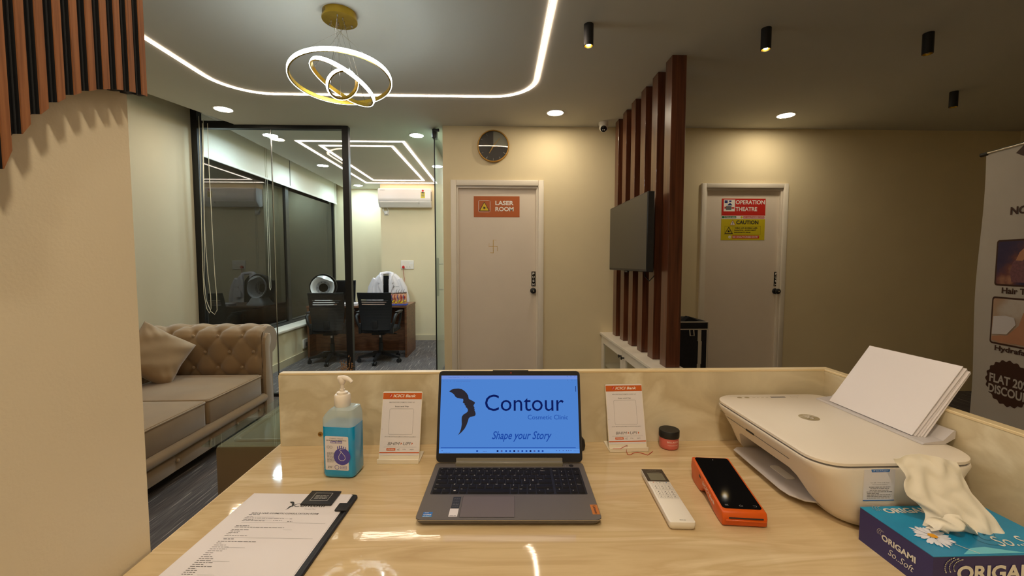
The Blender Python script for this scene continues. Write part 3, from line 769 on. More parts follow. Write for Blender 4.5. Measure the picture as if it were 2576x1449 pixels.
# skin model
sm = thing('skin_model', 'anatomical skin block model with hairs on a blue base on the desk', 'model', (-1.475, 6.27, DZ), math.radians(4))
M['mblue'] = pm('model_blue', C(50, 70, 160), .4)
M['mskin'] = ramp_mat('model_tissue', [(.3, C(200, 120, 90)), (.5, C(226, 170, 130)), (.7, C(190, 96, 70))], 30, (1, 1, .5), rough=.5)
M['mfat'] = pm('model_fat', C(226, 190, 30), .35)
M['mred'] = pm('model_artery', C(180, 30, 24), .4)
M['mvein'] = pm('model_vein', C(60, 70, 150), .4)
M['mdark'] = pm('model_epidermis', C(86, 62, 54), .5)
obj('base', MB().rbox(-.13, .13, -.08, .08, 0, .02, .004, 1), 'mblue', sm, None, True)
obj('tissue_block', MB().rbox(-.115, .115, -.065, .065, .02, .175, .006), 'mskin', sm, 40, True)
obj('epidermis', MB().grid(lambda u, v: Vector((-.116 + .232 * u, -.066 + .132 * v, .176 + .005 * math.sin(u * 22) * math.cos(v * 12) + .012 * u)), 24, 10).solid(.008), 'mdark', sm, 60, True)
for k in range(9): obj('fat_lobe', MB().sphere((-.10 + .025 * k, -.064, .042 + .012 * (k % 3)), .017, 10, 1, .5, .9), 'mfat', sm, 180, True)
for k in range(5):
    x = -.085 + .042 * k
    obj('vessel', MB().tube([(x, -.069, .05), (x + .012, -.071, .09), (x - .004, -.070, .125), (x + .01, -.069, .16)], .005, 6), 'mred' if k % 2 else 'mvein', sm, 60, True)
    obj('follicle', MB().sphere((x + .018, -.066, .12), .012, 8, .8, .5, 2.0), 'mred' if k > 2 else 'mskin', sm, 180, True)
for k in range(4): obj('hair', MB().tube([(-.03 + .035 * k, -.02, .18), (-.022 + .035 * k, -.02, .215), (-.008 + .035 * k, -.02, .238)], [.0035, .003, .0012], 6), 'mdark', sm, 60, True)

# ================================================================== RECEPTION, FAR SIDE
# wall clock
k = oy(1241, 369, YB)
wc = thing('wall_clock', 'round dark wall clock with gold rim and hands above the laser room door', 'clock', (k.x, YB, k.z))
rc = .158
obj('rim', MB().lathe([(rc, 0), (rc, .030), (rc - .004, .036), (rc - .010, .036), (rc - .012, .022), (rc - .012, 0)], (0, 0, 0), 56, (0, -1, 0), cap=False), 'goldm', wc, 40, True)
M['dial'] = pm('clock_dial_dark', C(52, 44, 42), .35, metal=.3)
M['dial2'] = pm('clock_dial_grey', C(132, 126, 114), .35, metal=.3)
obj('dial', MB().lathe([(rc - .011, .004), (rc - .011, .012), (.001, .012)], (0, 0, 0), 56, (0, -1, 0)), 'dial', wc, 40, True)
S = Sheet(wc, (0, -.0122, 0), (1, 0, 0), (0, 0, 1), True, .0006)
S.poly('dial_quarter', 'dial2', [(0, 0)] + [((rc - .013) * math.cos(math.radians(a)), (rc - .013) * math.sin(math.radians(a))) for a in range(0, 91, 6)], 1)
for h in range(12):
    if h in (0,): continue
    a = math.radians(90 - 30 * h); d = Vector((math.cos(a), math.sin(a)))
    S.ring('hour_mark', 'inkg' if h in (1, 2) else 'chrome', [d * .118, d * .138], .0028, 2, False)
S.flush()
def hand(ang, l0, l1, w0, name, y):
    d = Vector((math.sin(math.radians(ang)), 0, math.cos(math.radians(ang)))); p = Vector((d.z, 0, -d.x))
    obj(name, MB().add([-d * l0 + p * w0 + Vector((0, y, 0)), d * l1 + p * w0 * .5 + Vector((0, y, 0)), d * l1 - p * w0 * .5 + Vector((0, y, 0)), -d * l0 - p * w0 + Vector((0, y, 0))], [(0, 1, 2, 3)]).solid(.0012), 'goldm', wc, None, True)
hand(211, .02, .078, .0055, 'hour_hand', -.017); hand(39, .025, .105, .0035, 'minute_hand', -.0195); hand(282, .04, .10, .0012, 'second_hand', -.0215)
obj('hub', MB().lathe([(.006, .012), (.006, .024), (.001, .025)], (0, 0, 0), 16, (0, -1, 0)), 'goldm', wc, 40, True)
obj('clock_glass', MB().lathe([(rc - .011, .026), (rc - .011, .028), (.001, .028)], (0, 0, 0), 56, (0, -1, 0)), 'glass', wc, None, True)

# signs on the doors
YD = YB + .03
M['signbrown'] = pm('sign_rust', C(182, 92, 34), .5, var=.03, scale=6)
M['signyel'] = pm('sign_yellow', C(226, 190, 30), .5)
M['signred'] = pm('sign_red', C(200, 36, 24), .5)
M['signgreen'] = pm('sign_green', C(24, 110, 64), .5)
M['signolive'] = pm('sign_yellow_deep', C(206, 186, 20), .5)
M['signblue'] = pm('sign_navy', C(40, 52, 120), .5)
def plate(name, label, cat, p0, p1, mat, Y, th=.002):
    a, b = oy(*p0, Y), oy(*p1, Y)                        # lower left, upper right pixel
    t = thing(name, label, cat, (a.x, Y, a.z))
    W, H = b.x - a.x, b.z - a.z
    obj('panel', MB().box(0, W, -th, 0, 0, H), mat, t, None, True)
    return t, W, H, Sheet(t, (0, -th, 0), (1, 0, 0), (0, 0, 1), True, .0005)
def sunburst(S, part, mat, x, y, r, k):
    pts = []
    for i in range(24):
        a = math.pi * i / 12; q = r if i % 2 == 0 else r * .42
        pts.append((x + q * math.cos(a), y + q * math.sin(a)))
    S.poly(part, mat, pts, k); S.rect(part, mat, x, x + r * 1.9, y - r * .08, y + r * .08, k)
t, W, H, S = plate('door_sign', 'rust coloured laser room sign with yellow warning triangle on white door', 'sign', (1192, 546), (1307, 494), 'signbrown', YD)
S.ring('icon_frame', 'inkw', rrect(W * .105, W * .355, H * .24, H * .80, .012, 3), .004)
S.poly('warning_triangle', 'ink', [(W * .115, H * .29), (W * .345, H * .29), (W * .23, H * .74)], 2)
S.poly('warning_face', 'signyel', [(W * .135, H * .31), (W * .325, H * .31), (W * .23, H * .69)], 3)
sunburst(S, 'laser_symbol', 'ink', W * .228, H * .44, H * .085, 4)
S.txt('lettering', 'inkw', 'LASER', W * .47, H * .57, W * .40, H * .21, 2, .03)
S.txt('lettering', 'inkw', 'ROOM', W * .47, H * .28, W * .40, H * .21, 2, .03); S.flush()
t, W, H, S = plate('door_sign', 'red and yellow operation theatre caution sign on white door', 'sign', (1813, 604), (1926, 500), 'signolive', YD)
def fx(x): return (x - 250) / 1160 * W
def fy(y): return (1270 - y) / (1270 - 212) * H
S.rect('red_field', 'signred', 0, W, fy(645), H, 1); S.rect('white_band', 'inkw', 0, W, fy(730), fy(645), 1)
S.rect('surgery_icon', 'inkw', fx(300), fx(598), fy(535), fy(238), 2)
for a, b, c_, d in ((322, 400, 330, 258), (440, 500, 300, 262), (360, 505, 505, 400)):
    S.rect('surgery_figure', 'signblue' if c_ < 400 else 'inkg', fx(a), fx(b), fy(c_), fy(d), 3)
S.poly('surgery_figure', 'signblue', [(fx(395), fy(385)), (fx(525), fy(385)), (fx(500), fy(345)), (fx(465), fy(325)), (fx(430), fy(345))], 3)
S.rect('surgery_table', 'signred', fx(320), fx(358), fy(470), fy(420), 3).rect('surgery_trolley', 'signred', fx(508), fx(580), fy(470), fy(430), 3)
S.txt('lettering', 'inkw', 'OPERATION', fx(615), fy(358), fx(1388) - fx(615), fy(250) - fy(358), 3, .025)
S.txt('lettering', 'inkw', 'THEATRE', fx(615), fy(530), fx(1188) - fx(615), fy(425) - fy(530), 3, .025)
S.rect('green_tag', 'signgreen', fx(265), fx(322), fy(712), fy(660), 2).rect('green_tag', 'signgreen', fx(330), fx(640), fy(712), fy(660), 2)
S.txt('small_lettering', 'inkw', 'STERILE AREA', fx(345), fy(702), fx(628) - fx(345), fy(670) - fy(702), 3, .02)
S.disc('warning_dot', 'signolive', fx(785), fy(688), fx(815) - fx(785), 2); S.rect('red_tag', 'signred', fx(828), fx(1392), fy(715), fy(660), 2)
S.txt('small_lettering', 'inkw', 'NO UNAUTHORISED ENTRY', fx(838), fy(704), fx(1388) - fx(838), fy(670) - fy(704), 3, .02)
S.poly('warning_triangle', 'inkw', [(fx(480), fy(885)), (fx(620), fy(885)), (fx(550), fy(760))], 1)
S.ring('warning_triangle_edge', 'signbrown', [(fx(480), fy(885)), (fx(620), fy(885)), (fx(550), fy(760))], .004, 2)
S.rect('exclamation', 'ink', fx(543), fx(557), fy(855), fy(800), 3).rect('exclamation', 'ink', fx(543), fx(557), fy(875), fy(864), 3)
S.txt('caution_lettering', 'ink', 'CAUTION', fx(645), fy(865), fx(1235) - fx(645), fy(765) - fy(865), 2, .03)
S.ring('laser_box', 'ink', [(fx(345), fy(1130)), (fx(1300), fy(1130)), (fx(1300), fy(915)), (fx(345), fy(915))], .0014, 1)
S.ring('laser_box', 'ink', [(fx(560), fy(1130)), (fx(560), fy(915))], .0014, 1, False)
S.ring('laser_triangle', 'ink', [(fx(355), fy(1100)), (fx(548), fy(1100)), (fx(452), fy(940))], .006, 2)
sunburst(S, 'laser_symbol', 'ink', fx(450), fy(1045), fx(490) - fx(450), 2)
for i, (tx, x1) in enumerate((('VISIBLE AND INVISIBLE LASER', 1218), ('RADIATION - AVOID DIRECT', 1182), ('EXPOSURE TO BEAM', 1028))):
    S.txt('laser_lettering', 'ink', tx, fx(602), fy(978 + i * 55), fx(x1) - fx(602), fy(945) - fy(978), 2, .03)
S.disc('no_entry_dot', 'inkw', fx(483), fy(1190), fx(520) - fx(483), 1); S.ring('no_entry_ring', 'signred', [(fx(483) + .0075 * math.cos(i * .4), fy(1190) + .0075 * math.sin(i * .4)) for i in range(16)], .0018, 2)
S.rect('red_tag', 'signred', fx(550), fx(1265), fy(1228), fy(1150), 1); S.txt('small_lettering', 'inkw', 'NO UNAUTHORISED ENTRY', fx(560), fy(1210), fx(1250) - fx(560), fy(1165) - fy(1210), 2, .02)
S.flush()
for p0, p1, lab in (((1337, 720), (1347, 683), 'small black push plate above the knob of the laser room door'), ((1946, 720), (1956, 684), 'small black push plate above the knob of the operation theatre door')):
    t, W, H, S = plate('push_plate', lab, 'push plate', p0, p1, 'blackg', YD, .003)
    for i, ch_ in enumerate('PUSH'): S.txt('lettering', 'inkw', ch_, W / 2, H * (.78 - .245 * i), W * .5, H * .15, 1, .02, 0, 'C')
    S.flush(); t['group'] = 'push plates on the doors'
M['ochre'] = pm('ochre_paste', C(206, 168, 92), .7, var=.25, scale=60)
a = oy(1241, 620, YD)
am = thing('painted_mark', 'faint ochre auspicious mark painted by hand on the laser room door', 'painted mark', (a.x, YD, a.z))
S = Sheet(am, (0, 0, 0), (1, 0, 0), (0, 0, 1), True, .0008); u = .0041
S.ring('brush_stroke', 'ochre', [(0 * u, -16 * u), (-.2 * u, 0), (0, 16 * u)], .006, 1, False)
S.ring('brush_stroke', 'ochre', [(-11 * u, 0), (0, .3 * u), (10 * u, -.4 * u)], .004, 1, False)
S.ring('brush_stroke', 'ochre', [(0, 16 * u), (8 * u, 16 * u)], .003, 1, False); S.ring('brush_stroke', 'ochre', [(10 * u, 0), (10.5 * u, -11 * u)], .004, 1, False)
S.ring('brush_stroke', 'ochre', [(0, -16 * u), (-7 * u, -15.5 * u)], .006, 1, False); S.ring('brush_stroke', 'ochre', [(-11 * u, 0), (-10.5 * u, 8 * u)], .0025, 1, False)
S.flush()

# CCTV dome
p = oz(1518, 308, ZC)
cv = thing('security_camera', 'white dome security camera on the ceiling beside the walnut posts', 'camera', (p.x, 4.20, ZC))
obj('mount', MB().lathe([(.045, 0), (.045, -.02), (.040, -.03), (.034, -.032)], (0, 0, 0), 24), 'white', cv, 40, True)
obj('ball', MB().sphere((0, -.008, -.050), .042, 20), 'white', cv, 180, True)
axc = Vector((-.15, -.8, -.58)).normalized()
obj('lens_face', MB().lathe([(.030, .030), (.030, .040), (.020, .0435), (.001, .044)], (0, -.008, -.050), 20, axc), 'blackg', cv, 40, True)
for s in (-1, 1): obj('lens', MB().sphere(Vector((0, -.008, -.050)) + axc * .043 + Vector((s * .008, 0, -.008)), .005, 8), 'inkw', cv, 180, True)

# walnut divider posts
for i in range(6):
    y = 2.84 + .250 * i
    o = obj('divider_post', MB().rbox(1.140, 1.237, y, y + .11, .6605, ZC - .001, .002, 1), 'louver')
    tag(o, ('tall walnut divider post at the open end of the row, standing on the white cabinet', 'walnut divider post second from the open end of the row',
            'walnut divider post third from the open end of the row, beside the television', 'walnut divider post fourth from the open end, behind the television',
            'walnut divider post fifth from the open end, behind the television', 'walnut divider post nearest the cream wall with the doors')[i], 'post', 'walnut divider posts')
# television
tv = thing('television', 'black flat television fixed to the side of the walnut posts', 'television', (1.04, 3.45, 1.31))
TY0, TY1, TZ0, TZ1 = 2.955, 3.955, 1.313, 1.876
obj('casing', MB().rbox(1.035, 1.085, TY0, TY1, TZ0, TZ1, .004, 1), 'blackp', tv, 40)
obj('rear_housing', MB().rbox(1.085, 1.115, TY0 + .15, TY1 - .15, TZ0 + .03, TZ1 - .16, .008, 1), 'blackp', tv, 40)
M['tvscreen'] = pm('tv_screen', (.020, .020, .019), .32, spec=.6)
obj('screen', MB().box(1.0335, 1.035, TY0 + .008, TY1 - .008, TZ0 + .018, TZ1 - .008), 'tvscreen', tv)
obj('wall_bracket', MB().box(1.115, 1.1395, 3.1, 3.8, 1.52, 1.60), 'black', tv)
obj('logo_tab', MB().box(1.034, 1.05, 3.40, 3.47, TZ0 - .012, TZ0), 'blackp', tv)
obj('power_cable', MB().tube([(1.10, 3.2, TZ0 + .04), (1.105, 3.18, TZ0 - .04), (1.115, 3.12, TZ0 - .07), (1.125, 3.05, TZ0 - .03)], .004, 6), 'blackp', tv, 60)

# white low cabinet with glass doors
cb = thing('display_cabinet', 'low white cabinet with glass doors under the walnut posts', 'cabinet', (1.14, 3.55, 0))
CX0, CX1, CY0, CY1, CZ = 1.055, 1.262, 2.80, YB - .002, .66
obj('cabinet_top', MB().rbox(CX0 - .012, CX1, CY0 - .012, CY1, CZ - .022, CZ, .002, 1), 'trimw', cb)
b = MB().box(CX0 + .02, CX1, CY0, CY0 + .018, 0, CZ - .022).box(CX0 + .02, CX1, CY1 - .018, CY1, 0, CZ - .022).box(CX1 - .012, CX1, CY0, CY1, 0, CZ - .022).box(CX0 + .02, CX1, CY0, CY1, 0, .05).box(CX0 + .02, CX1, 3.55, 3.568, 0, CZ - .022)
obj('body', b, 'trimw', cb)
obj('shelf', MB().box(CX0 + .03, CX1 - .012, CY0 + .018, CY1 - .018, .33, .345), 'trimw', cb)
for i, (y0, y1) in enumerate(((CY0 + .004, 3.555), (3.563, CY1 - .03))):
    f = MB(); z0, z1 = .06, CZ - .026; fw = .07
    f.box(CX0, CX0 + .02, y0, y0 + fw, z0, z1).box(CX0, CX0 + .02, y1 - fw, y1, z0, z1).box(CX0, CX0 + .02, y0 + fw, y1 - fw, z0, z0 + fw).box(CX0, CX0 + .02, y0 + fw, y1 - fw, z1 - fw, z1)
    d = obj('cabinet_door', f, 'trimw', cb)
    obj('glass_panel', MB().box(CX0 + .008, CX0 + .012, y0 + fw, y1 - fw, z0 + fw, z1 - fw), 'glass', d)
    ky = y1 - .035 if i == 0 else y0 + .035
    obj('knob', MB().lathe([(.008, 0), (.006, .012), (.014, .020), (.014, .028), (.001, .030)], (CX0, ky, z1 - .06), 14, (-1, 0, 0)), 'black', d, 40)
bx_ = tag(obj('shelf_box', MB().rbox(1.10, 1.19, 3.66, 3.76, .345, .44, .006, 1), 'inkg'), 'small grey box on the shelf inside the white cabinet', 'box')

# black laundry style storage bag
q0, q1 = oy(1780, 812, 3.62), oy(1716, 812, 3.62)
hx1 = q0.x; hx0 = hx1 - .40; hz = q0.z
hp = thing('storage_hamper', 'black fabric storage hamper with white piping behind the walnut posts', 'hamper', ((hx0 + hx1) / 2, 3.8, 0))
M['hamper'] = pm('black_nonwoven', (.008, .008, .010), .85, var=.2, scale=30)
M['piping'] = pm('white_piping', C(196, 188, 170), .7)
obj('body', MB().rbox(hx0, hx1, 3.62, 3.98, 0, hz, .012), 'hamper', hp, 40)
obj('lid_flap', MB().rbox(hx0 - .004, hx1 + .004, 3.612, 3.988, hz - .055, hz + .012, .01), 'hamper', hp, 40)
obj('lid_corner', MB().prism([(hx0 + .2, hz + .012), (hx0 + .25, hz + .05), (hx1 - .06, hz + .012)], 'y', 3.64, 3.72), 'hamper', hp)
pi_ = MB()
pi_.tube([(hx0 - .004, 3.610, hz + .008), (hx1 + .003, 3.610, hz + .008)], .005, 6).tube([(hx0, 3.610, hz - .055), (hx1 + .003, 3.610, hz - .055)], .005, 6).tube([(hx1 + .002, 3.612, hz), (hx1 + .002, 3.618, .0)], .004, 6)
obj('piping', pi_, 'piping', hp)
zz = MB()
for k in range(8): zz.box(hx1 - .085 + .006 * math.sin(k * 1.1), hx1 - .055 + .006 * math.sin(k * 1.1), 3.615, 3.62, hz - .06 - (k + 1) * .1, hz - .06 - k * .1)
obj('zip_strip', zz, 'piping', hp)
obj('pull_tab', MB().tube([(hx1 - .16, 3.612, hz - .06), (hx1 - .155, 3.610, hz - .11), (hx1 - .12, 3.610, hz - .11), (hx1 - .125, 3.612, hz - .06)], .005, 6), 'piping', hp)

# roll-up banner
bn = thing('rollup_banner', 'tall white roll-up banner advertising treatments behind the counter end', 'banner', (4.0, 2.9, 0))
pa = oy(2480, 388, 3.0); pb_ = oy(2440, 1050, 3.0)
zt = pa.z; ang = math.atan2(.17, 1)                        # near end comes towards the camera
BA = math.radians(-101); bx = Vector((math.cos(BA), math.sin(BA), 0)); bo = Vector((pa.x, 3.0, 0)); bwid = .85
M['banner'] = pm('banner_vinyl', C(196, 188, 178), .6, var=.04, scale=3)
M['bannerbrown'] = pm('banner_brown', C(70, 40, 28), .6)
M['photo_a'] = ramp_mat('banner_photo_dark', [(.35, C(46, 40, 80)), (.5, C(70, 54, 84)), (.6, C(120, 72, 70)), (.7, C(190, 140, 110))], 4, rough=.6)
M['photo_b'] = ramp_mat('banner_photo_light', [(.35, C(206, 196, 186)), (.5, C(186, 160, 136)), (.65, C(196, 138, 104)), (.8, C(220, 214, 204))], 4, rough=.6)
nrm = bx.cross(Vector((0, 0, 1))).normalized()
def bsheet(u, v):
    return bo + bx * (bwid * u + .012 * math.sin(v * 9) * (1 - u)) + Vector((0, 0, .09 + (zt - .09) * v))
obj('banner_sheet', MB().grid(bsheet, 10, 24).solid(.0012), 'banner', bn, 60)
obj('top_bar', MB().tube([bo - bx * .03 + Vector((0, 0, zt + .003)), bo + bx * (bwid + .03) + Vector((0, 0, zt + .003))], .012, 10), 'chrome', bn, 40)
obj('bar_end_cap', MB().tube([bo - bx * .034 + Vector((0, 0, zt)), bo + bx * .02 + Vector((0, 0, zt))], .014, 10), 'black', bn, 40)
obj('base_cassette', MB().rbox(-.03, bwid + .03, -.09, .09, 0, .09, .02).xf(Matrix.Translation(bo) @ Matrix.Rotation(BA, 4, 'Z')), 'chrome', bn, 40)
obj('support_pole', MB().cyl(bo + bx * (bwid / 2) - nrm * .03 + Vector((0, 0, .09)), bo + bx * (bwid / 2) - nrm * .012 + Vector((0, 0, zt)), .009, 10), 'chrome', bn, 40)
S = Sheet(bn, bo + nrm * .0015, bx, (0, 0, 1), False, .0015)
def bpix(x, y):                                            # photo pixel -> banner plane
    r = ray(x, y); tt = (bo - CAM).dot(nrm) / r.dot(nrm); p = CAM + r * tt
    return ((p - bo).dot(bx), p.z)
def bpoly(part, mat, px, k=1): S.poly(part, mat, [bpix(*q) for q in px], k)
for (x, y0, y1, mt, nm) in ((2502, 604, 718, 'photo_a', 'hair_photo'), (2490, 745, 862, 'photo_b', 'facial_photo')):
    a, b = bpix(x, y1), bpix(x + 8, y0)
    S.poly('photo_border', 'bannerbrown', rrect(a[0], a[0] + .36, a[1], b[1], .02), 1)
    S.poly(nm, mt, rrect(a[0] + .012, a[0] + .348, a[1] + .012, b[1] - .012, .014), 2)
a = bpix(2502, 718); b = bpix(2510, 604); hh_ = b[1] - a[1]
M['skin'] = pm('print_skin', C(196, 140, 108), .6); M['mauve'] = pm('print_mauve', C(128, 84, 92), .6, var=.2, scale=60)
S.poly('photo_head', 'mauve', [(a[0] + .36 * x, a[1] + hh_ * y) for x, y in ((.34, .09), (.30, .3), (.34, .5), (.46, .66), (.7, .76), (.93, .72), (.96, .09))], 3)
S.poly('photo_hand', 'skin', [(a[0] + .36 * x, a[1] + hh_ * y) for x, y in ((.40, .55), (.46, .72), (.60, .88), (.95, .92), (.95, .80), (.66, .72), (.52, .54))], 4)
a = bpix(2490, 862); b = bpix(2498, 745); hh_ = b[1] - a[1]
S.poly('photo_face', 'skin', [(a[0] + .36 * x, a[1] + hh_ * y) for x, y in ((.05, .07), (.05, .16), (.35, .22), (.55, .45), (.62, .72), (.95, .88), (.95, .07))], 3)
S.poly('photo_glove', 'paper', [(a[0] + .36 * x, a[1] + hh_ * y) for x, y in ((.05, .20), (.06, .58), (.30, .62), (.46, .60), (.50, .46), (.34, .24))], 4)
def btxt(t, x, y, h, n, mat='bannerbrown', k=2, bold=.03):
    a, b = bpix(x, y), bpix(x, y - h); S.txt('lettering', mat, t, a[0], a[1], (bpix(2576, y)[0] - a[0]) * n, b[1] - a[1], k, bold)
btxt('NON SURGICAL', 2543, 541, 20, 6.2); btxt('Hair Treatment', 2521, 738, 15, 2.7); btxt('Hydrafacial', 2503, 884, 17, 1.5)
c0_ = bpix(2552, 970); rb = abs(bpix(2552, 912)[1] - c0_[1]); xb = bpix(2478, 970)[0] + rb * 1.09
S.poly('badge', 'bannerbrown', [(xb + rb * 1.05 * (1 + .04 * math.cos(20 * a)) * math.cos(a), c0_[1] + rb * (1 + .04 * math.cos(20 * a)) * math.sin(a)) for a in [2 * math.pi * i / 120 for i in range(120)]], 1)
btxt('FLAT 20%', 2490, 958, 22, 1.2, 'banner', 2); btxt('DISCOUNT', 2487, 984, 22, 1.36, 'banner', 2)
p_ = bpix(2557, 385); S.poly('leaf_logo', 'bannerbrown', [(p_[0], p_[1]), (p_[0] + .05, p_[1] + .04), (p_[0] + .12, p_[1] + .05), (p_[0] + .2, p_[1] + .02), (p_[0] + .22, p_[1] - .06), (p_[0] + .12, p_[1] - .04), (p_[0] + .05, p_[1] - .03)], 1)
S.flush()
# ================================================================== SOFA CORNER
SX = -1.985                                                 # front line of the sofa
sf = thing('tufted_sofa', 'taupe velvet sofa with rolled button tufted arms', 'sofa', (-2.5, 2.75, 0))
def tuft(p, q):
    s_, t_ = p + q, p - q
    h = (abs(math.sin(math.pi * s_)) * abs(math.sin(math.pi * t_)))
    rx = p - round(p); ry = q - round(q); r1 = rx * rx + ry * ry
    rx = (p - .5) - round(p - .5); ry = (q - .5) - round(q - .5); r2 = rx * rx + ry * ry
    return .85 * h ** .55 - .75 * math.exp(-min(r1, r2) / .012)
LA, LB = .197, .26                                          # button lattice
PRF = [(3.585, .40), (3.560, .50), (3.556, .58), (3.560, .66), (3.556, .72), (3.562, .77), (3.59, .81), (3.64, .842), (3.70, .853), (3.76, .842), (3.81, .81), (3.842, .76), (3.850, .70), (3.838, .645), (3.805, .60), (3.77, .585), (3.745, .60)]
def prof_at(t):
    L = [0]
    for a, b in zip(PRF, PRF[1:]): L.append(L[-1] + math.hypot(b[0] - a[0], b[1] - a[1]))
    d = t * L[-1]
    for i in range(len(PRF) - 1):
        if d <= L[i + 1] + 1e-9:
            f = (d - L[i]) / (L[i + 1] - L[i]); a, b = PRF[i], PRF[i + 1]
            return (a[0] + (b[0] - a[0]) * f, a[1] + (b[1] - a[1]) * f), (b[0] - a[0], b[1] - a[1]), d
XB0, ZB0 = oy(545, 850, 3.56).x, .77
def arm(yflip):
    """padded arm: yflip maps profile y to the other end of the sofa"""
    def fn(u, v):
        (y, z), (ty, tz), d = prof_at(v)
        x = -2.86 + (SX + 2.86) * u
        zz = ZB0 if False else (z if v < .42 else .77 + (d - .40))
        n = Vector((0, -tz, ty)).normalized()
        edge = min(1, u / .05, (1 - u) / .035) ; edge = max(0, edge) ** .5
        amp = .024 * (1 if v < .55 else max(0, 1 - (v - .55) / .15))
        k = tuft((x - XB0) / LA, (zz - .77) / LB)
        disp = amp * (k - .55) * (1 if v > .05 else v / .05) - .020 * (1 - edge)
        p = Vector((x, y, z)) + n * disp
        if yflip is not None: p.y = yflip - p.y
        return p
    return MB().grid(fn, 90, 64)
for nm, fl in (('rolled_arm', None), ('rolled_arm', 5.50)):
    a = obj(nm, arm(fl), 'velvet', sf, 60)
    f = (lambda y: y) if fl is None else (lambda y: fl - y)
    core = [(3.60, .06), (3.60, .45), (3.585, .55), (3.585, .72), (3.61, .79), (3.66, .825), (3.72, .832), (3.78, .81), (3.82, .76), (3.828, .70), (3.81, .645), (3.775, .612), (3.745, .60), (3.735, .45), (3.745, .06)]
    obj('arm_frame', MB().prism([(f(y), z) for y, z in core], 'x', -2.98, SX + .004), 'velvet', a)
    fp = [(3.585, .06), (3.585, .42), (3.592, .55), (3.588, .70), (3.60, .75), (3.635, .785), (3.675, .775), (3.69, .74), (3.685, .70), (3.66, .66), (3.672, .5), (3.69, .3), (3.70, .06)]
    obj('front_panel', MB().rprism([(f(y), z) for y, z in fp], 'x', SX, SX + .028, .006), 'velvet2', a, 40)
    for i in range(-2, 3):
        for j, (zr, off) in enumerate(((.77, 0), (.64, .5), (.51, 0))):
            x = XB0 + (i + off) * LA
            if -2.83 < x < SX - .05:
                y = f(3.556 + (.012 if zr > .7 else 0))
                obj('button', MB().sphere((x, y + (.004 if fl is None else -.004), zr), .013, 10, 1, .6, 1), 'velvet2', a, 180)
# back of the sofa along the wall
def backfn(u, v):
    (y, z), (ty, tz), d = prof_at(v)
    yy = 1.70 + 1.98 * u; x = -2.72 - (y - 3.56) * .9
    n = Vector((tz, 0, -ty * -1)); n = Vector((tz, 0, -(-ty))).normalized()
    zz = z if v < .42 else .77 + (d - .40)
    k = tuft((yy - 2.0) / LA, (zz - .77) / LB)
    amp = .024 * (1 if v < .55 else max(0, 1 - (v - .55) / .15))
    return Vector((x, yy, z)) + Vector((tz, 0, ty)).normalized() * (amp * (k - .55))
bk = obj('backrest', MB().grid(backfn, 120, 60), 'velvet', sf, 60)
obj('back_frame', MB().prism([(-2.76, .06), (-2.76, .74), (-2.80, .80), (-2.88, .825), (-2.97, .78), (-2.985, .66), (-2.94, .58), (-2.93, .06)], 'y', 1.66, 3.74), 'velvet', bk)
obj('base_frame', MB().box(-2.93, SX - .03, 1.78, 3.60, .10, .28), 'velvet', sf)
# seat cushions
def cushion(y0, y1, x0=-2.74, x1=SX + .012, z0=.275, z1=.452):
    rings = []
    for z, d in ((z0, .012), (z0 + .012, 0), (z1 - .018, 0), (z1 - .004, .006), (z1, .018)):
        rings.append([Vector((x, y, z)) for x, y in rrect(x0 + d, x1 - d, y0 + d, y1 - d, .03, 4)])
    n = len(rings[0]); m = MB().loft(rings[:-1], cap=False)
    cx_, cy_ = (x0 + x1) / 2, (y0 + y1) / 2
    def top(u, v):
        x = x0 + .018 + (x1 - x0 - .036) * u; y = y0 + .018 + (y1 - y0 - .036) * v
        return Vector((x, y, z1 + .022 * (1 - (2 * u - 1) ** 4) * (1 - (2 * v - 1) ** 4)))
    m.grid(top, 14, 14); m.loft(rings[-2:], cap=False)
    m.poly(rings[0])
    return m
yc = (1.79, 2.335, 2.885, 3.565)
yc = (1.80, 2.325, 2.885, 3.560)
for i in range(3):
    c = obj('seat_cushion', cushion(yc[i] + .003, yc[i + 1] - .003), 'velvet', sf, 50)
    y0, y1 = yc[i] + .003, yc[i + 1] - .003
    obj('piping', MB().tube([Vector((x, y, .440)) for x, y in rrect(-2.742, SX + .014, y0 - .001, y1 + .001, .032, 4)], .0045, 6, True), 'velvet2', c, 60)
obj('front_rail', MB().tube([(SX + .002, 1.80, .245), (SX + .002, 3.59, .245)], .036, 14), 'velvet', sf, 60)
def skirt(u, v):
    y = 1.80 + 1.79 * u; z = .095 + .13 * v
    k = tuft((y - 2.32) / .30 + .5, (v - .5) * 1.0)
    vert = abs(math.sin(math.pi * ((y - 2.32) / .30)))
    return Vector((SX - .012 + .018 * vert ** .5 * math.sin(math.pi * (v * .9 + .05)), y, z))
obj('front_skirt', MB().grid(skirt, 140, 10), 'velvet', sf, 60)
for k in range(-1, 5):
    y = 2.32 + .30 * k
    if 1.85 < y < 3.55: obj('button', MB().sphere((SX + .002, y, .16), .013, 10, .6, 1, 1), 'velvet2', sf, 180)
for x in (-2.85, SX - .08):
    for y in (1.72, 3.66): obj('foot', MB().lathe([(.02, 0), (.028, .03), (.03, .10)], (x, y, 0), 14), 'blackp', sf, 40)
